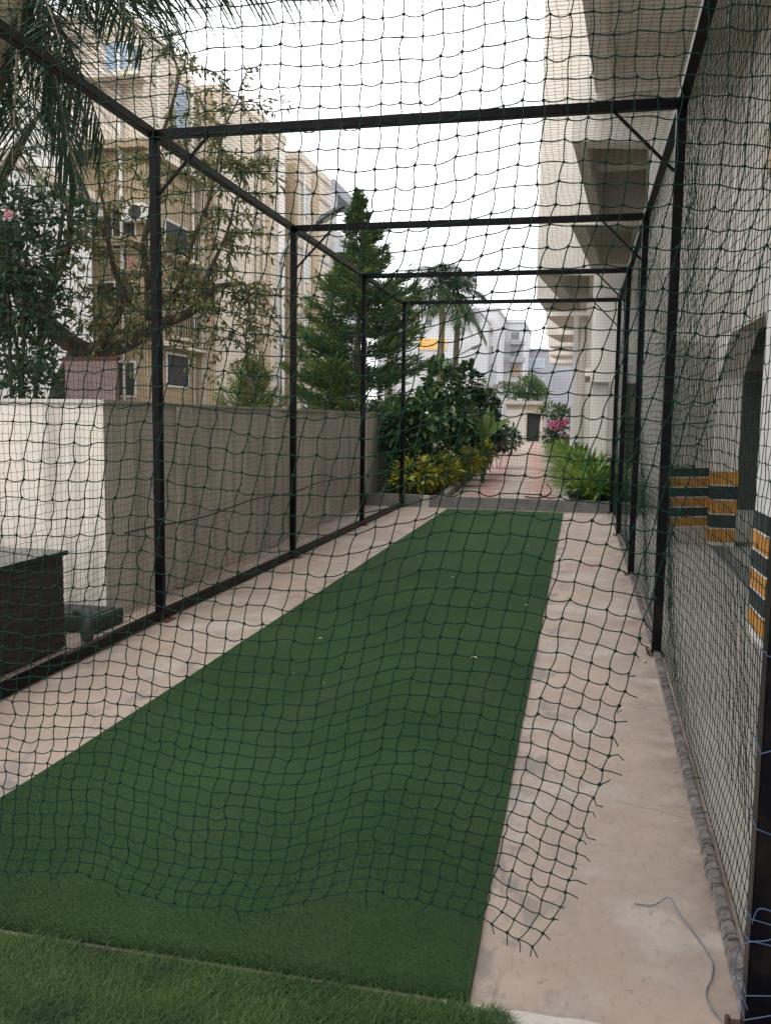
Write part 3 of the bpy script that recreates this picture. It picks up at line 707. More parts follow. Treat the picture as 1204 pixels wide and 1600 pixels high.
# ground-floor side: wall band above the parking openings, pillars with haunches, deep interior
rbuild(MB().prism([(wx(4)-.02, -9), (wx(4)+.2, -9), (wx(11.5)+.2, y2+.04), (wx(11.5)-.02, y2+.04)], 2.55, Z1-.003), 'wall', M['shadewall'])
rbuild(MB().box(1.655, 1.80, 8.9, 9.35, 3.9, Z1-.006).poly([], []), 'wall_band', M['tan'])
def stripes(root_part, pts, z0, z1, n, prefix='hazard_band', thick=.006):
    """painted hazard bands round a pillar footprint, with thin white lines between"""
    k = len(pts); cx = sum(p[0] for p in pts)/k; cy = sum(p[1] for p in pts)/k
    def grow(t): return [(p[0]+(p[0]-cx)/math.hypot(p[0]-cx, p[1]-cy)*t, p[1]+(p[1]-cy)/math.hypot(p[0]-cx, p[1]-cy)*t) for p in pts]
    hh = (z1-z0)/n
    for i in range(n):
        MB().prism(grow(thick), z0+i*hh+.008, z0+(i+1)*hh-.008).build(prefix, M['yellow' if i % 2 == 0 else 'black'], root_part)
    for i in range(n+1):
        MB().prism(grow(thick*.7), z0+i*hh-.0078, z0+i*hh+.0078).build('white_line', M['white'], root_part)
pc = MB().prism([(1.60, 11.40), (1.90, 11.40), (1.90, 11.95), (1.60, 11.95)], -.02, 2.55)
c2 = partof(rbuild(pc, 'pillar', M['bldg'], bevel=.01), rb); stripes(c2, [(1.60, 11.40), (1.90, 11.40), (1.90, 11.95), (1.60, 11.95)], .03, .92, 5)
c1 = partof(rbuild(MB().box(1.245, 1.60, 6.22, 6.72, -.02, 2.9), 'pillar', M['white'], bevel=.01), rb)
stripes(c1, [(1.245, 6.22), (1.60, 6.22), (1.60, 6.72), (1.245, 6.72)], .05, .89, 6)
PN = [(1.06, 11.36), (1.597, 11.655), (1.597, 11.85), (1.06, 11.56)]
pn = partof(rbuild(MB().prism(PN, -.02, 2.497), 'wall', M['shadewall']), rb)
stripes(pn, PN, .20, .95, 6)
hn = MB(); hn.poly([(1.61, 11.39, 2.54), (1.61, 10.6, 2.54), (1.61, 11.39, 2.05), (1.89, 11.39, 2.54), (1.89, 10.6, 2.54), (1.89, 11.39, 2.05)], [(0, 1, 2), (5, 4, 3), (0, 3, 4, 1), (1, 4, 5, 2), (2, 5, 3, 0)])
rbuild(hn, 'haunch', M['bldg'])
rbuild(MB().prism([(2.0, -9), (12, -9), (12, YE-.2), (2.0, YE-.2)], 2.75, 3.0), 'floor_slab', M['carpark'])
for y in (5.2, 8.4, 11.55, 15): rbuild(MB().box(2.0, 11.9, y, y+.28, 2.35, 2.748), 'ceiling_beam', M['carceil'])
rbuild(MB().box(2.6, 9.49, 16.4, 16.6, -.02, 2.748), 'back_wall', M['carpark']); rbuild(MB().box(2.4, 9.49, 2.6, 2.8, -.02, 2.748), 'back_wall', M['carpark'])  # second wall is out of view, added to keep light out of the bay
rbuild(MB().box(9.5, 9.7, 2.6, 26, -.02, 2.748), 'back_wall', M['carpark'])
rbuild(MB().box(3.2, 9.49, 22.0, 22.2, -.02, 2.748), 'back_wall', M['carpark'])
for x, y in ((5.6, 9.5), (5.6, 14.2), (6.5, 18)): rbuild(MB().box(x, x+.4, y, y+.5, -.02, 2.35), 'pillar', M['cream'], bevel=.01)
# drain pipes on the wall
def pipe(y, x, z0, z1, m, r=.05): rbuild(MB().tube([(x, y, z0), (x, y, z1)], r, 12), 'drain_pipe', m, smooth=True)
pipe(8.55, 1.66, 3.55, Z1-.01, M['lampgrey'], .06); pipe(8.9, 1.68, 2.6, 4.0, M['bldg'], .035); pipe(11.1, 1.65, 2.56, 4.9, M['bldg'], .04)
# light wall that drops below the overhang further on, with a slot over a ramp
dw = at_y(927, 430, 22.2)
rbuild(MB().box(.17, 4.5, 22.05, 22.25, 2.46, Z0-.004), 'drop_wall', M['bldg'])
rbuild(MB().box(.05, 4.5, 22.30, 25.9, 2.62, 2.80), 'canopy', M['bldg'])
rbuild(MB().prism([(.22, 22.3), (.62, 22.3), (.62, 23.0), (.22, 23.0)], .0, 2.46-.002), 'pillar', M['bldg'], bevel=.01)
rbuild(MB().box(-.36, -.20, 29.9, 30.3, .0, Z0-.01), 'pillar', M['white'], bevel=.01)
rbuild(MB().box(.10, .30, 29.9, 30.5, .0, Z0-.01), 'pillar', M['bldg'], bevel=.01)
lv = MB()
for k in range(7): lv.box(.95, 1.75, 22.3, 22.36, .55+.17*k, .62+.17*k)
rbuild(lv, 'louvre', M['dark'])
rbuild(MB().box(.94, 1.76, 22.45, 22.5, 0, 2.45), 'opening', M['brownwall'])
rm = partof(rbuild(MB().prism([(-.02, 20.6), (.7, 21.6), (.7, 21.8), (-.02, 20.8)], -.02, .68), 'ramp_wall', M['bldg'], bevel=.01), rb)
stripes(rm, [(-.02, 20.6), (.7, 21.6), (.7, 21.8), (-.02, 20.8)], .10, .66, 3)

# second block further along with its row of projecting slabs
rb2 = thing('apartment_building', 'farther cream block with a row of projecting balcony slabs beyond the overhang', 'building', (3, 40, 0))
for (xn, yn, xf, yf) in ((852, 494, 880, 516), (852, 523, 876, 535), (855, 541, 873, 549), (857, 555, 869, 562), (858, 567, 867, 572)):
    a_, b_ = px5(xn, yn), px5(xf, yf); MB().prism([a_, (.3, a_[1]), (.3, b_[1]), b_], Z0, 10).build('overhang_block', M['bldg'], rb2)
MB().box(.31, 9, 30.6, 60, .0, 10).build('wall', M['bldg'], rb2); MB().box(-.12, .309, 30.75, 31, 0, Z0-.004).build('wall', M['bldg'], rb2)
for y in (34, 40, 47): MB().box(-.3, .049, y, y+.5, 0, Z0-.003).build('pillar', M['bldg'], rb2)

# ================================================================== LEFT APARTMENTS
def window(root, m_wall_x0, x1, y, z0, z1, glass='glass', proud=.05):
    f = partof(MB().box(m_wall_x0, x1, y-proud, y+.02, z0, z1).build('window', M['frame'], root), root)
    n = max(1, round((x1-m_wall_x0)/.8))
    wdt = (x1-m_wall_x0-.06*(n+1))/n
    for k in range(n):
        xa = m_wall_x0+.06+k*(wdt+.06); MB().box(xa, xa+wdt, y-proud-.012, y-proud+.01, z0+.06, z1-.06).build('pane', M[glass], f)
    return f
# block A: the near tan and cream block
A = thing('apartment_building', 'cream and brown apartment block with balconies rising behind the leafy tree', 'building', (-17, 29, 0))
ac = at_y(195, 16, 27); 
MB().box(-22, -14.15, 27, 31, 0, 13.7).build('wall', M['cream'], A)
MB().box(-22.1, -14.6, 26.9, 31.1, 13.702, 14.4).build('parapet', M['cream'], A)
MB().box(-22, -13.2, 31.02, 34.5, 0, 13.5).build('wall', M['cream'], A)
for z in (10.05, 7.0, 3.95): MB().box(-22, -13.95, 26.6, 27.0, z, z+.28).build('floor_band', M['brownwall'], A)
MB().box(-17.2, -14.13, 26.93, 26.998, .2, 10.0).build('lower_shaded_wall', M['brownwall'], A)  # brown holds the lower floors' tan together with their shade
MB().box(-14.148, -14.09, 27.1, 30.9, .2, 9.9).build('side_shaded_wall', M['brownwall'], A)  # side face, shade put into the brown likewise
p = at_y(165, 130, 27); q = at_y(245, 62, 27)
bal = partof(MB().box(-15.75, -13.9, 26.2, 26.99, p.z-.12, p.z).build('balcony', M['cream'], A), A)
MB().box(-15.75, -13.9, 26.2, 26.24, p.z+.001, p.z+.05).build('railing', M['frame'], bal)
window(A, -15.45, -14.6, 26.99, p.z-.0, q.z, 'blueglass')
window(A, -14.55, -14.2, 26.99, p.z-.0, q.z-.1, 'glass')
so_ = at_y(275, 110, 29)
f_ = partof(MB().box(-14.16, -14.10, 29.0, 30.2, 11.0, 13.1).build('window', M['tan'], A), A); MB().box(-14.11, -14.08, 29.1, 30.1, 11.1, 13.0).build('pane', M['blueglass'], f_)
for z0, z1, x0, x1 in ((6.9, 8.0, -16.9, -14.4), (5.0, 5.9, -15.9, -14.5), (2.1, 3.3, -16.2, -14.5)): window(A, x0, x1, 26.93, z0, z1, 'dark')
for z0 in (7.0, 2.5): 
    f_ = partof(MB().box(-14.09, -14.04, 28.2, 30.0, z0, z0+1.2).build('window', M['frame'], A), A); MB().box(-14.045, -14.02, 28.3, 29.9, z0+.08, z0+1.12).build('pane', M['dark'], f_)
for k, x in enumerate(np.linspace(-13.9, -13.3, 3)): MB().box(x-.09, x+.09, 30.94, 31.0, 0, 13.3).build('fluted_strip', M['tan' if k % 2 else 'cream'], A)
for (px_, py_, yy_) in ((150, 330, 26.9), (215, 335, 26.9), (130, 480, 26.9)):
    c = at_y(px_, py_, yy_); ac = partof(MB().box(c.x-.4, c.x+.4, yy_-.35, yy_-.02, c.z-.28, c.z+.28).build('air_conditioner', M['frame'], A, bevel=.02), A)
    MB().tube([(c.x+.1, yy_-.352, c.z), (c.x+.1, yy_-.37, c.z)], .22, 14).build('fan_grille', M['dark'], ac)
for x_ in (-14.9, -16.6): MB().tube([(x_, 26.85, .2), (x_, 26.85, 13.2)], .055, 8).build('drain_pipe', M['frame'], A, smooth=True)
for y_ in (27.8, 30.4): MB().tube([(-14.03, y_, .2), (-14.03, y_, 13.4)], .05, 8).build('drain_pipe', M['frame'], A, smooth=True)
for z_ in (9.95, 6.9, 3.85): MB().box(-14.147, -13.75, 27.02, 30.93, z_, z_+.16).build('floor_band', M['cream'], A)
for z_ in (4.9, 7.7):
    f_ = partof(MB().box(-14.09, -13.72, 28.4, 30.2, z_-.75, z_-.65).build('balcony', M['cream'], A), A)
    for k_ in range(10): MB().box(-13.76, -13.73, 28.42+.19*k_, 28.44+.19*k_, z_-.649, z_+.1).build('baluster', M['dark'], f_)
    MB().box(-13.77, -13.72, 28.4, 30.2, z_+.101, z_+.14).build('handrail', M['dark'], f_)
# block B and C: tall slim cream towers in line
def tower(name_label, x0, x1, y0, y1, z, strips, cat='building'):
    T = thing('apartment_building', name_label, cat, ((x0+x1)/2, (y0+y1)/2, 0))
    for z_ in (3.2, 6.2, 9.2, 12.1): MB().box(x0-.01, x1+.045, y0-.045, y1+.045, z_, z_+.09).build('floor_band', M['fargrey'], T)
    MB().tube([(x1+.11, y0+.5, 0), (x1+.11, y0+.5, z-.3)], .05, 8).build('drain_pipe', M['frame'], T, smooth=True)
    MB().box(x0, x1, y0, y1, 0, z).build('wall', M['cream'], T)
    MB().box(x0-.05, x1+.06, y0-.06, y1+.06, z+.002, z+.35).build('parapet', M['cream'], T)
    for (xa, xb, m) in strips: MB().box(xa, xb, y0-.09, y0-.002, 0, z-.2).build('cladding_strip', M[m], T)
    return T
Bt = tower('tall cream tower with a tan strip just right of the leafy tree', -20, -13.15, 34.52, 38, 13.4, [(-14.3, -13.8, 'tan'), (-13.55, -13.2, 'cream')])
MB().box(-13.148, -13.08, 35, 36, 0, 13.0).build('cladding_strip', M['tan'], Bt)
MB().box(-13.148, -13.08, 37, 37.8, 0, 13.0).build('cladding_strip', M['bldg'], Bt)
for k in range(4): window(Bt, -13.45, -13.25, 34.43, 2+3*k, 3+3*k)
Ct = tower('plain pale tower with narrow tan bands between the tan striped tower and the conifer', -20, -12.85, 39, 44, 13.1, [(-13.35, -13.0, 'tan')])
MB().box(-12.848, -12.79, 41, 42, 0, 12.8).build('cladding_strip', M['tan'], Ct)
for k in range(4):
    f_ = partof(MB().box(-12.85, -12.78, 39.5, 40.4, 1.8+3*k, 3.0+3*k).build('window', M['frame'], Ct), Ct); MB().box(-12.79, -12.77, 39.6, 40.3, 1.9+3*k, 2.9+3*k).build('pane', M['glass'], f_)
Dt = thing('apartment_building', 'grey white apartment with roof terrace opening beside the conifer tip', 'building', (-17, 48, 0))
d0 = at_y(478, 282, 47)
MB().box(-21, -13.45, 47, 52, 0, d0.z-2.6).build('wall', M['farwhite'], Dt)
MB().box(-21, -13.45, 47, 52, d0.z-.6, d0.z).build('roof_slab', M['fargrey'], Dt)
MB().box(-13.75, -13.45, 47, 47.5, d0.z-2.598, d0.z-.602).build('column', M['farwhite'], Dt); MB().box(-21, -14.75, 47, 52, d0.z-2.598, d0.z-.602).build('wall', M['farwhite'], Dt)
MB().box(-13.75, -13.45, 51, 52, d0.z-2.598, d0.z-.602).build('column', M['farwhite'], Dt)
for k in range(3): window(Dt, -14.7, -13.8, 47, 1.6+3*k, 2.9+3*k, 'glass')
# block E: white, nearest on the left edge, mostly behind leaves
Eb = thing('apartment_building', 'white building at the left edge behind the palm fronds', 'building', (-14.5, 21, 0))
MB().box(-26, -14.9, 20, 25, 0, 8.0).build('wall', M['white'], Eb); MB().box(-26.1, -14.8, 19.9, 25.1, 8.002, 8.3).build('parapet', M['cream'], Eb)
MB().box(-26, -15.6, 20.5, 25, 8.302, 10.4).build('wall', M['white'], Eb)
for z in (6.1, 3.2): MB().box(-26, -14.7, 19.6, 19.998, z, z+.22).build('ledge', M['tan'], Eb)
for k in range(2):
    for x in (-17.2, -16.1): window(Eb, x, x+.8, 20, 1.8+2.9*k, 3.0+2.9*k)

# far white blocks
def far_block(label, pl, pr, y, ztop_px, depth, m='farwhite', rows=(), extra=None):
    l = at_y(pl, ztop_px, y); r_ = at_y(pr, ztop_px, y); T = thing('apartment_building', label, 'building', ((l.x+r_.x)/2, y+depth/2, 0))
    MB().box(l.x, r_.x, y, y+depth, 0, l.z).build('wall', M[m], T); MB().box(l.x-.1, r_.x+.1, y-.1, y+depth, l.z+.002, l.z+.3).build('parapet', M[m], T)
    for (xa, xb, ya, yb, gl) in rows:
        a = at_y(xa, yb, y); b = at_y(xb, ya, y); window(T, a.x, b.x, y, a.z, b.z, gl, .08)
    return T
far_block('white apartment with an amber lit window behind the two slim palms', 590, 748, 70, 490, 10, rows=[(653, 698, 528, 547, 'amber'), (650, 710, 561, 577, 'glass'), (630, 640, 530, 545, 'glass'), (630, 640, 567, 580, 'glass'), (600, 617, 590, 603, 'blueglass'), (665, 676, 498, 510, 'glass')])
far_block('stepped white apartment with a row of small windows right of the slim palms', 742, 778, 78, 486, 14, rows=[(755, 760, 500, 508, 'glass'), (766, 771, 512, 522, 'glass'), (766, 771, 540, 552, 'glass'), (766, 771, 568, 580, 'glass')])
Hb = far_block('white apartment with stacked balconies in the distance left of the grey block', 776, 818, 86, 505, 12, rows=[(797, 812, 518, 532, 'glass'), (796, 812, 546, 558, 'glass'), (780, 786, 520, 530, 'glass')])
for k, (ya, yb) in enumerate(((532, 538), (558, 566))):
    a = at_y(795, yb, 84.8); b = at_y(819, ya, 84.8); MB().box(a.x, b.x, 84.8, 85.9, a.z, b.z).build('balcony', M['fargrey'], Hb)
a = at_y(797, 588, 85.9); b = at_y(812, 573, 85.9); MB().box(a.x, b.x, 85.85, 85.99, a.z, b.z).build('panel', M['tan'], Hb)
far_block('low grey flat block at the end of the path beside the cream building', 816, 905, 96, 549, 10, 'fargrey', rows=[(826, 850, 560, 575, 'blueglass'), (826, 850, 590, 602, 'blueglass')])

# guard house at the end of the path
gh = thing('guard_house', 'small cream guard house with a dark doorway at the end of the path', 'hut', (-3.3, 56, 0))
l = at_y(790, 640, 56); r_ = at_y(848, 640, 56); zt = at_y(800, 632, 56).z
dl, dr, dz = at_y(823, 645, 56).x, at_y(843, 645, 56).x, at_y(830, 646, 56).z
MB().box(l.x, dl, 56, 59, 0, zt).build('wall', M['cream'], gh); MB().box(dr, r_.x, 56, 59, 0, zt).build('wall', M['cream'], gh); MB().box(dl+.001, dr-.001, 56, 59, dz, zt).build('lintel', M['cream'], gh)
MB().box(dl+.001, dr-.001, 56.25, 56.3, 0, dz-.002).build('door', M['dark'], gh); MB().box(l.x-.15, r_.x+.1, 55.7, 59.2, zt+.002, zt+.22).build('roof', M['kerb_pale'], gh)
MB().box(l.x+.1, dl-.06, 55.93, 55.998, .1, zt-.3).build('panel', M['frame'], gh); MB().box(l.x-.2, r_.x+.2, 55.2, 55.7, 0, .22).build('step', M['kerb_pale'], gh)

# ================================================================== street lamps
def lamp(label, base, pts, head, hr, r0):
    T = thing('street_lamp', label, 'lamp', tuple(base))
    MB().tube(pts, [r0]*(len(pts)-3)+[r0*.85, r0*.75, r0*.65], 10).build('pole', M['lampgrey'], T, smooth=True)
    a, b = Vector(head[0]), Vector(head[1]); d = (b-a); up = Vector((0, 0, 1)); s = d.cross(up).normalized()*hr
    hp = []
    for t, wv, hv in ((0, .45, .5), (.15, 1, 1), (.7, 1, .8), (1, .5, .35)):
        c = a+d*t; hp += [c-s*wv+up*hr*.45*hv, c+s*wv+up*hr*.45*hv, c+s*wv-up*hr*.25*hv, c-s*wv-up*hr*.25*hv]
    fs = [(3, 2, 1, 0), (12, 13, 14, 15)]
    for k in range(3):
        for i in range(4): fs.append((k*4+i, k*4+(i+1) % 4, k*4+4+(i+1) % 4, k*4+4+i))
    hd = partof(MB().poly(hp, fs).build('lamp_head', M['lamphead'], T, bevel=.01), T)
    c = a+d*.45-up*hr*.24; MB().tube([c-d*.2, c+d*.25], hr*.45, 8).build('lens', M['frame'], hd)
    return T
b0 = at_y(437, 640, 17.6); 
lamp('grey curved street lamp behind the compound wall before the conifer', (b0.x, 17.6, 0),
     [(b0.x, 17.6, 0)]+curve([at_y(437, 640, 17.6), at_y(437, 520, 17.6), at_y(437, 425, 17.6), at_y(441, 398, 17.6), at_y(455, 378, 17.6), at_y(480, 358, 17.6), at_y(500, 345, 17.6)], 5), (at_y(494, 349, 17.6), at_y(538, 322, 17.6)), .13, .045)
b1 = at_y(707, 600, 44)
lamp('slim pale street lamp far off between the palms and the white flats', (b1.x, 44, 0), [(b1.x, 44, 0)]+curve([at_y(707, 620, 44), at_y(707, 580, 44), at_y(708, 565, 44), at_y(714, 556, 44), at_y(728, 548, 44), at_y(738, 543, 44)], 4), (at_y(734, 546, 44), at_y(753, 538, 44)), .16, .06)
pp = at_y(674, 563, 40); tag(MB().tube([(pp.x, 40, 0), (pp.x, 40, pp.z)], [.14, .10], 8).build('utility_pole', M['dark'], smooth=True), 'short dark pole standing before the white flats left of the palms', 'pole')

# ================================================================== vegetation
# ---- sparse leafy tree behind the wall on the left
def leafy_tree():
    T = thing('leafy_tree', 'sparse olive leafed tree with crooked dark limbs behind the compound wall', 'tree', (-6.6, 9.2, 0))
    limbs = [
        ([at_y(-70, 700, 9.2), at_y(-20, 520, 9.2), at_y(10, 410, 9.1), at_y(40, 455, 9.1), at_y(80, 515, 9.1), at_y(130, 545, 9.2), at_y(185, 540, 9.3), at_y(240, 515, 9.4), at_y(290, 490, 9.5), at_y(320, 465, 9.5), at_y(350, 450, 9.6), at_y(384, 446, 9.6)], [.19, .17, .13, .12, .115, .11, .09, .07, .055, .045, .035, .022]),
        ([at_y(384, 446, 9.6), at_y(389, 470, 9.6), at_y(382, 510, 9.6), at_y(384, 560, 9.6)], [.022, .016, .01, .006]),
        ([at_y(120, 545, 9.2), at_y(100, 590, 9.3), at_y(85, 640, 9.4), at_y(95, 700, 9.5)], [.11, .10, .10, .11]),
        ([at_y(228, 520, 9.4), at_y(235, 450, 9.3), at_y(225, 380, 9.2), at_y(245, 300, 9.2), at_y(250, 220, 9.2), at_y(275, 130, 9.2), at_y(262, 60, 9.2)], [.05, .04, .035, .028, .022, .015, .008]),
        ([at_y(240, 490, 9.4), at_y(275, 450, 9.7), at_y(300, 380, 9.9), at_y(330, 300, 10), at_y(345, 220, 10), at_y(372, 150, 10)], [.045, .035, .028, .022, .015, .008]),
        ([at_y(150, 543, 9.2), at_y(190, 480, 8.9), at_y(180, 420, 8.8), at_y(160, 330, 8.8), at_y(150, 250, 8.8)], [.05, .04, .03, .02, .01]),
        ([at_y(60, 490, 9.1), at_y(95, 420, 9.0), at_y(110, 350, 8.9), at_y(90, 280, 8.9)], [.06, .045, .03, .012]),
        ([at_y(300, 485, 9.5), at_y(340, 400, 9.6), at_y(365, 330, 9.7), at_y(380, 260, 9.8)], [.03, .022, .015, .008]),
        ([at_y(10, 410, 9.1), at_y(-15, 330, 9.0), at_y(20, 250, 9.0), at_y(60, 180, 9.0)], [.12, .09, .06, .02]),
    ]
    tr = MB(); allp = []
    for pts, rs in limbs:
        c = curve(pts, 4); rr = np.interp(np.linspace(0, 1, len(c)), np.linspace(0, 1, len(rs)), rs).tolist()
        c = [p+Vector((noise.noise(p*2.1), noise.noise(p*2.1+Vector((5, 0, 0))), noise.noise(p*2.1+Vector((0, 7, 0)))))*.05 for p in c]
        tr.tube(c, rr, 8, caps=True); allp.append(c)
    tr.build('trunk', M['bark'], T, smooth=True)
    tw = MB(); LP, LD, LC = [], [], []
    for li, c in enumerate(allp):
        if li in (2,): continue
        nt_ = {0: 12, 1: 26, 3: 46, 4: 46, 5: 38, 6: 30, 7: 34, 8: 28}[li]
        for _ in range(nt_):
            k = rng.integers(len(c)//4 if li == 0 else 1, len(c)); p = np.array(c[k])
            d = rng.normal(size=3)*np.array([1, .8, .7])+np.array([.1, 0, .35]); d /= np.linalg.norm(d)
            L = .35+.55*rng.random(); path = []; cl = rng.random()
            for q in range(8):
                t = q/7; path.append(p+d*L*t+np.array([0, 0, -.38*L*t*t])+rng.normal(size=3)*.01)
            tw.tube(path, [.009*(1-.8*q/7) for q in range(8)], 4, caps=False)
            for q in range(1, 8):
                for _k in range(4):
                    tt = path[q]-path[q-1]; s = unit(np.cross(tt, rng.normal(size=3)))
                    LP.append(path[q]+rng.normal(size=3)*.02); LD.append(s*.8+unit(tt)*.6+np.array([0, 0, -.55])+rng.normal(size=3)*.25); LC.append(cl)
    tw.build('twig', M['bark'], T)
    N = len(LP); Vx, Fx = leaf_mesh(np.array(LP), np.array(LD), .070+.05*rng.random(N), .024+.012*rng.random(N), .2)
    npmesh('crown', Vx, Fx, M['leaf'], T, var=vari(N, 4, np.array(LC)))
leafy_tree()

def clump_bush(name, label, cat, base, blobs, m, N, ll, lw, kind='fold', stem=None, group=None, flowers=None, up=.3):
    """blobs: list of (centre, radii); leaves lie through the outer half of every blob"""
    T = thing(name, label, cat, tuple(base), group)
    vol = np.array([r[0]*r[1]*r[2] for _, r in blobs])**.67; cnt = (N*vol/vol.sum()).astype(int)
    LP, LD, LC = [], [], []
    for (c, r), n in zip(blobs, cnt):
        u = sph(n); rad = (.35+.65*rng.random(n)**.5)[:, None]; lump = np.array([noise.noise((a*2.2, b*2.2, e*2.2+c[0])) for a, b, e in u])
        p = np.array(c)+u*np.array(r)*rad*(1+.45*lump[:, None])
        LP.append(p); LD.append(u+np.array([0, 0, up])+rng.normal(size=(n, 3))*.5); LC.append(np.clip(.5+lump*.9+rng.normal(size=n)*.1, 0, 1))
    LP, LD, LC = np.concatenate(LP), np.concatenate(LD), np.concatenate(LC); ok = LP[:, 2] > base[2]+.03; LP, LD, LC = LP[ok], LD[ok], LC[ok]; n = len(LP)
    if kind == 'wide': Vx, Fx = wide_leaf_mesh(LP, LD, ll*(.7+.6*rng.random(n)), lw*(.7+.6*rng.random(n))); k = 8
    else: Vx, Fx = leaf_mesh(LP, LD, ll*(.7+.6*rng.random(n)), lw*(.7+.6*rng.random(n)), .22); k = 4
    npmesh('crown', Vx, Fx, M[m], T, var=vari(n, k, LC))
    st = MB()
    for c, r in blobs:
        b = Vector(base)+Vector((rng.normal()*.05, rng.normal()*.05, 0)); c = Vector(c)
        st.tube(curve([b, b.lerp(c, .5)+Vector((rng.normal()*.05, rng.normal()*.05, .05)), c], 4), [stem or .02]*9, 5)
    st.build('stem', M['bark'], T)
    if flowers is not None:
        mm, pts, size = flowers; fl_p, fl_d = [], []
        for p in pts:
            for q in range(14):
                fl_p.append(np.array(p)+rng.normal(size=3)*size*.25); fl_d.append(rng.normal(size=3))
        Vx, Fx = wide_leaf_mesh(np.array(fl_p), np.array(fl_d), size, size*.8); npmesh('flower', Vx, Fx, M[mm], T, var=vari(len(fl_p), 8))
    return T
# dark creeper-clad mass at the left edge with a pale pink flower
def blob(px, py, y, rx, rz, ry=None): p = at_y(px, py, y); return (tuple(p), (rx, ry or rx, rz))
fp_ = [tuple(at_y(15, 333, 7.6)), tuple(at_y(203, 409, 8.4))]
clump_bush('creeper_bush', 'dense dark creeper with pale pink flowers at the left edge above the wall', 'bush', (at_y(20, 600, 8.2).x, 8.2, 0),
           [blob(10, 330, 8.0, .32, .28), blob(40, 400, 8.1, .36, .3), blob(15, 470, 8.2, .35, .35), blob(30, 550, 8.2, .38, .3), blob(70, 480, 8.3, .25, .35), blob(-30, 420, 8.2, .4, .6), blob(60, 600, 8.1, .35, .22), blob(100, 330, 8.4, .3, .22)],
           'leafdark', 4200, .10, .04, flowers=('palepink', fp_, .05))

# ---- palms
def frond(LB, RB, p0, d0, L, droop, n, ll, lw, spread=1.0, hang=.5):
    """rachis starting at p0 along d0, bending down; leaflets go to LB (straps), rachis to RB"""
    p0 = np.array(p0, float); d0 = np.array(d0, float)/np.linalg.norm(d0); pts = []
    for q in range(11):
        t = q/10; pts.append(p0+d0*L*t+np.array([0, 0, -droop*L*t**2.1]))
    RB.tube(pts, [.018*(1-.85*q/10)+.002 for q in range(11)], 5, caps=False)
    pts = np.array(pts)
    for k in range(n):
        t = .12+.88*k/n; x = t*10; i = min(int(x), 9); p = pts[i]*(1-(x-i))+pts[i+1]*(x-i); tg = unit(pts[i+1]-pts[i])
        s = np.cross(tg, np.array([0, 0, 1.0])); s = s/max(np.linalg.norm(s), .05)
        if np.linalg.norm(s) < .3: s = np.array([1.0, 0, 0])
        for sg in (-1, 1):
            d = s*sg*spread+tg*(.5+.6*t)+np.array([0, 0, .15-hang*rng.random()])+rng.normal(size=3)*.12
            LB.append((p, d, ll*(.55+.9*math.sin(math.pi*min(1, t*.85+.12)))*(.85+.3*rng.random()), lw))
def palm_tree(label, base, top, tr, fronds, ll, lw, m, loc=None, hang=.5, bend=.3, n=34, name='palm_tree', group=None):
    T = thing(name, label, 'palm', tuple(base), group); RB = MB(); LB = []
    b, t_ = Vector(base), Vector(top)
    MB().tube([b.lerp(t_, k/10)+Vector((.03*math.sin(k), 0, 0)) for k in range(11)], [tr*(1.15-.35*k/10) for k in range(11)], 10).build('trunk', M['palmtrunk'], T, smooth=True)
    for fr_ in fronds: frond(LB, RB, top, *fr_[:3], n, ll, lw, hang=fr_[3] if len(fr_) > 3 else hang)
    P = np.array([a[0] for a in LB]); D = np.array([a[1] for a in LB]); Ls = np.array([a[2] for a in LB])
    Vx, Fx = strap_mesh(P, D, Ls, lw, bend*(.6+.8*rng.random(len(P))), seg=3)
    npmesh('crown', Vx, Fx, M[m], T, var=vari(len(P), 12)); RB.build('frond_stalk', M['palmtrunk'], T)
    return T
def ring(n, el0, el1, L, dr):
    out = []
    for k in range(n):
        a = 6.283*(k+.3*rng.random())/n; e = math.radians(el0+(el1-el0)*rng.random())
        out.append(((math.cos(a)*math.cos(e), math.sin(a)*math.cos(e), math.sin(e)), L*(.8+.4*rng.random()), dr*(.7+.6*rng.random())))
    return out
# overhanging palm at the top left, crown above the frame
ct = at_y(40, -40, 6.6)
fr = []
def toward(px, py, y, dr):     # frond from the crown to a point, allowing for the droop
    e = np.array(at_y(px, py, y)); v = e-np.array(ct); L = np.linalg.norm(v)*1.03; v = v+np.array([0, 0, dr*L]); return (tuple(v), np.linalg.norm(v), dr*L/np.linalg.norm(v), 1.3 if py < 0 else .35)
fr += [toward(122, 300, 6.9, .45), toward(20, 260, 6.4, .5), toward(55, 200, 7.0, .4), toward(165, 225, 7.3, .5), toward(-60, 200, 6.6, .4), toward(330, -52, 6.9, .18), toward(520, -50, 7.4, .12), toward(230, -30, 6.2, .22), toward(100, 90, 6.0, .4)]
fr += [((-.8, .3, .5), 2.2, .5), ((-.5, -.7, .5), 2.2, .5), ((.1, .9, .6), 2.0, .5)]
palm_tree('tall palm leaning in at the upper left, its fronds hanging over the cage', (ct.x-2.2, 6.4, 0), ct, .14, fr, .46, .022, 'palm', hang=.5, bend=.22, n=52)
for k, (px, py, y, nm) in enumerate(((690, 452, 30, 'left one of the two slim palms in the bed, brown trunk'), (714, 458, 31.5, 'right one of the two slim palms in the bed, greener and half hidden'))):
    t_ = at_y(px, py, y); palm_tree(nm, (t_.x, y, .1), t_, .115, ring(8, 50, 88, 1.45-.3*k, .45)+ring(7, -10, 45, 1.35-.3*k, .8), .5, .03, 'palmfar', hang=.7, bend=.35, n=44)
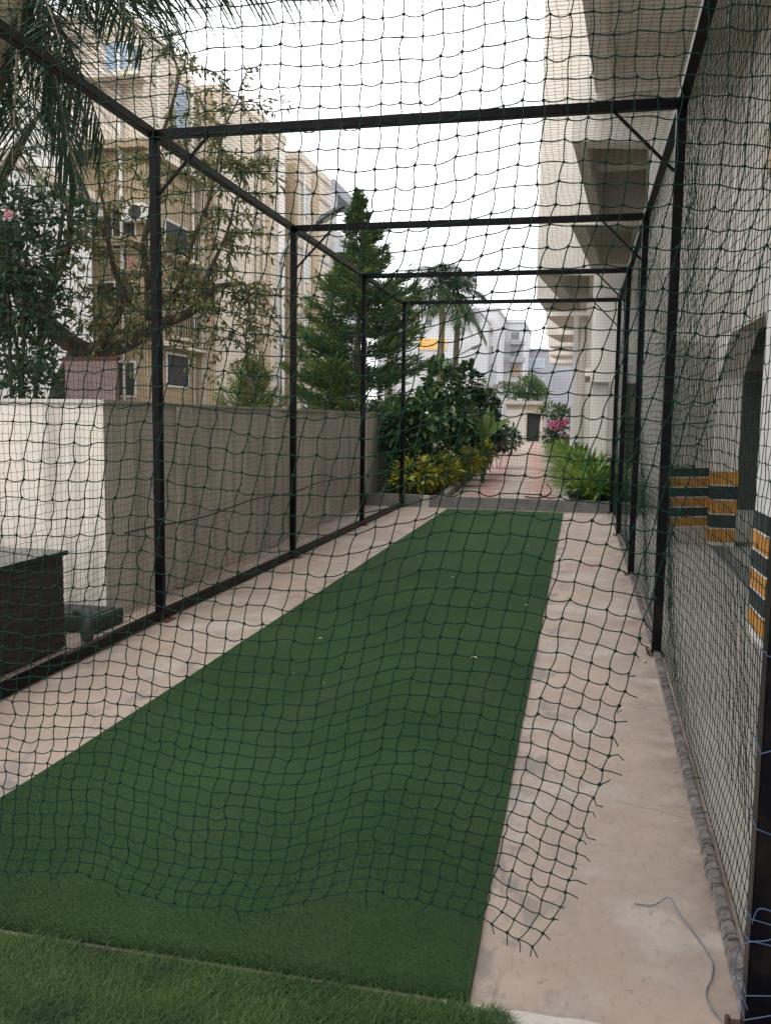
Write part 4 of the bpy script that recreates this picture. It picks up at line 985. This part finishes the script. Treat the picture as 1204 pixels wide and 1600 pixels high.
t_ = at_y(610, 478, 27); palm_tree('shaggy palm top showing right behind the conifer', (t_.x, 27, .1), t_, .12, ring(11, 25, 75, 1.5, .5), .5, .022, 'palmfar', hang=.5, bend=.3, n=30)
t_ = at_y(772, 612, 36); palm_tree('young palm with few arching fronds above the shrub bed', (t_.x, 36, .1), t_, .07, ring(7, 20, 65, 1.3, .5), .38, .04, 'palmfar', hang=.5, bend=.3, n=20)

# ---- conifer: tiers of rising feathery sprays
def conifer(label, base, h, tiers, m, N, ll, lw, name='conifer_tree', rise=.35):
    T = thing(name, label, 'conifer', tuple(base)); b = np.array(base); st = MB()
    st.tube([tuple(b+np.array([.04*math.sin(k), 0, h*k/10])) for k in range(11)], [.12*(1-.95*k/10)+.004 for k in range(11)], 8)
    LP, LD, LC, LS = [], [], [], []
    zt = np.array([a for a, _ in tiers]); rt = np.array([c for _, c in tiers])
    nb = 150
    for k in range(nb):
        f = (k+rng.random())/nb; f = f**.9; f = (math.floor(f*15)+.5+.30*rng.normal())/15 if f < .72 else f; f = min(max(f, 0), .995); z = h*(.05+.93*f); R = np.interp(z/h, zt, rt)*(.55+.6*rng.random()); a = 6.283*rng.random()
        hd = np.array([math.cos(a), math.sin(a), 0]); side = np.array([-math.sin(a), math.cos(a), 0])
        st.tube([tuple(b+np.array([0, 0, z])+hd*R*t+np.array([0, 0, rise*R*t*t])) for t in (0, .5, 1)], [.018, .010, .004], 4)
        cl = rng.random(); n = int(N/nb*(.35+1.1*R/rt.max()))
        t = .15+.85*rng.random(n)**.7; sp = (1-t*.55)*R*.34
        off = rng.normal(size=n)*sp*.6
        p = b+np.array([0, 0, z])+hd*(R*t)[:, None]+side*off[:, None]+np.array([0, 0, 1.0])*(rise*R*t*t+rng.normal(size=n)*.045-np.abs(off)*.15)[:, None]
        LS.append(np.full(n, .45+.6*R/rt.max())); LP.append(p); LD.append(hd*.9+side*np.sign(off)[:, None]*.6+np.array([0, 0, .55])+rng.normal(size=(n, 3))*.35); LC.append(np.clip(cl*.6+.5*t, 0, 1))
    st.build('trunk', M['bark'], T)
    LP, LD, LC = np.concatenate(LP), np.concatenate(LD), np.concatenate(LC); n = len(LP)
    Vx, Fx = leaf_mesh(LP, LD, ll*(.6+.8*rng.random(n))*np.concatenate(LS), lw, .15); npmesh('crown', Vx, Fx, M[m], T, var=vari(n, 4, LC)); return T
cb_ = at_y(560, 640, 18)
conifer('tall layered green conifer rising behind the compound wall', (cb_.x, 18, 0), 6.2, [(0, 1.3), (.2, 1.45), (.4, 1.35), (.56, 1.2), (.66, 1.0), (.74, .70), (.80, .40), (.85, .44), (.91, .26), (.96, .12), (1, .02)], 'conifer', 38000, .20, .030)
gb_ = at_y(395, 640, 16.5)
conifer('small golden green conifer just behind the wall left of the tall one', (gb_.x, 16.5, 0), at_y(395, 560, 16.5).z, [(0, .6), (.5, .62), (.8, .4), (1, .05)], 'golden', 11000, .11, .02, rise=.9)

# ---- shrubs in the left bed
SH = [  # label, name, mat, px, py(base), y, blobs(px,py,rx,rz), leaves, ll, lw
    ('dark glossy rubber plant against the end of the wall', 'rubber_plant', 16.0, [(625, 660, .30, .32), (650, 720, .34, .38), (628, 740, .26, .32), (668, 650, .30, .35)], 1050),
    ('tall dark rubber plant in the middle of the shrub mass', 'rubber_plant', 17.5, [(690, 600, .32, .40), (670, 640, .38, .38), (712, 650, .38, .42), (690, 700, .42, .42)], 1250),
    ('bushy dark shrub with upright leafy shoots below the slim palms', 'garden_shrub', 19.5, [(728, 600, .30, .42), (742, 640, .34, .40), (722, 670, .40, .45)], 1000),
    ('rounded mid green shrub nearest the path in the left bed', 'garden_shrub', 21.5, [(755, 640, .36, .42), (748, 680, .40, .42), (765, 672, .28, .35)], 900),
]
for lb, nm, y, bl, N in SH:
    bs = [blob(px, py, y, rx, rz) for px, py, rx, rz in bl]; c = np.mean([b[0] for b in bs], 0)
    clump_bush(nm, lb, 'shrub', (c[0], y, .15), bs, 'rubber' if nm == 'rubber_plant' else 'leafdark', N, .19, .12, 'wide', .018)
# broad upright leaf in the shrub mass
bl_ = thing('banana_plant', 'pale green plant with broad upright leaves amid the dark shrubs', 'plant', (at_y(756, 640, 19).x, 19, .15))
bp0 = np.array(bl_['_w']); P_ = np.repeat((bp0+np.array([0, 0, .9]))[None], 7, 0); D_ = np.array([[.1, -.2, 1.0], [.35, .1, .9], [-.4, -.1, .8], [.55, -.3, .7], [-.3, .4, .9], [-.15, -.5, .9], [.2, .5, .8]])
Vx, Fx = wide_leaf_mesh(P_, D_, .75, .24, .3, up=(0, -1, .3)); npmesh('crown', Vx, Fx, M['banana'], bl_, var=vari(7, 8)); MB().tube([bp0, bp0+np.array([0, 0, .95])], [.05, .035], 8).build('stem', M['banana'], bl_)
# crotons, yellow green
for k, (px, py, y, lb) in enumerate(((648, 745, 15.6, 'yellow green croton at the near left corner of the bed'), (682, 738, 16.6, 'bright yellow croton low in the bed beside the path kerb'), (716, 724, 18.2, 'yellow croton second back along the path kerb'), (742, 710, 20.2, 'pale croton farthest back before the red plant'))):
    c = at_y(px, py, y); clump_bush('croton', lb, 'shrub', (c.x, y, .15), [((c.x, y, c.z), (.38, .32, .26)), ((c.x-.25, y+.1, c.z-.1), (.25, .25, .22)), ((c.x+.22, y, c.z+.06), (.22, .22, .2))], 'croton', 560, .16, .075, 'wide', .012)
c = at_y(768, 694, 22.5); clump_bush('red_leaf_plant', 'dark red leafed plant at the kerb beyond the crotons', 'shrub', (c.x, 22.5, .15), [(tuple(c), (.35, .35, .22))], 'redleaf', 420, .14, .05, 'wide', .012)
c = at_y(778, 682, 25); clump_bush('garden_shrub', 'blue green low shrub behind the red leafed plant by the path', 'shrub', (c.x, 25, .15), [(tuple(c), (.55, .5, .38)), ((c.x+.25, 25.6, c.z-.1), (.4, .4, .3))], 'palmfar', 700, .16, .07, 'wide', .012)
c = at_y(600, 650, 16.8); clump_bush('creeper_bush', 'dark leafy creeper spilling over the far end of the wall', 'bush', (c.x, 16.8, .15), [blob(600, 645, 16.8, .35, .22), blob(615, 690, 16.2, .2, .4)], 'leafdark', 900, .11, .06, 'wide')
# small round tree over the guard house and pink bougainvillea
c = at_y(826, 607, 62); clump_bush('garden_tree', 'small round green tree behind the guard house roof', 'tree', (c.x, 62, 0), [((c.x, 62, c.z), (1.1, 1, .75)), ((c.x-1.0, 62, c.z-.30), (.8, .7, .35)), ((c.x+.7, 62, c.z-.3), (.7, .7, .5)), ((c.x+.1, 62, c.z+.5), (.6, .6, .4))], 'palegreen', 2000, .24, .10, 'fold', .07)
c = at_y(872, 668, 40); clump_bush('bougainvillea', 'bright pink bougainvillea in the right bed before the far block', 'shrub', (c.x, 40, .13), [((c.x, 40, c.z-.15), (.55, .5, .4)), ((c.x-.35, 40, c.z-.4), (.4, .4, .3))], 'palmfar', 400, .15, .09, 'fold', .02,
    flowers=('pink', [(c.x+rng.normal()*.28, 39.7+rng.normal()*.25, c.z+.05+rng.normal()*.18) for _ in range(17)], .12))
c = at_y(862, 642, 46); clump_bush('garden_shrub', 'pale feathery shrub behind the pink bougainvillea', 'shrub', (c.x, 46, .13), [((c.x, 46, c.z), (.7, .6, .4)), ((c.x+.6, 46, c.z-.2), (.6, .6, .35))], 'palegreen', 500, .2, .1, 'fold', .03)

# ---- spider lilies along the right bed
def lily(loc):
    T = thing('spider_lily', 'lush spider lily clump of strappy green leaves in the right bed', 'plant', loc, 'spider lilies along the right bed')
    n = 46; a = 6.283*rng.random(n); e = np.radians(28+55*rng.random(n))
    d = np.stack([np.cos(a)*np.cos(e), np.sin(a)*np.cos(e), np.sin(e)], 1)
    Vx, Fx = strap_mesh(np.array(loc)+np.stack([np.cos(a)*.05, np.sin(a)*.05, np.zeros(n)], 1), d, .62+.38*rng.random(n), (.062+.025*rng.random(n)), .25+.35*rng.random(n), seg=5)
    npmesh('leaves', Vx, Fx, M['lily'], T, var=vari(n, 18)); return T
L0 = lily((.25, 15.35, .13)); first = True
y = 15.3
while y < 46:
    xl = -.02-.0482*(y-15)+.22; xr_ = min(.55, .7-.05*(y-15)) if y < 30 else xl+.9
    x = xl
    while x < xr_:
        if not (first and False): copy_thing(L0, (x+rng.normal()*.05, y+rng.normal()*.08, .13), rng.random()*6.28, .8+.45*rng.random())
        x += .30
    y += .42 if y < 22 else .9
bpy.data.objects.remove(L0.children[0]); bpy.data.objects.remove(L0)
for o in bpy.data.objects:
    if '_w' in o: del o['_w']
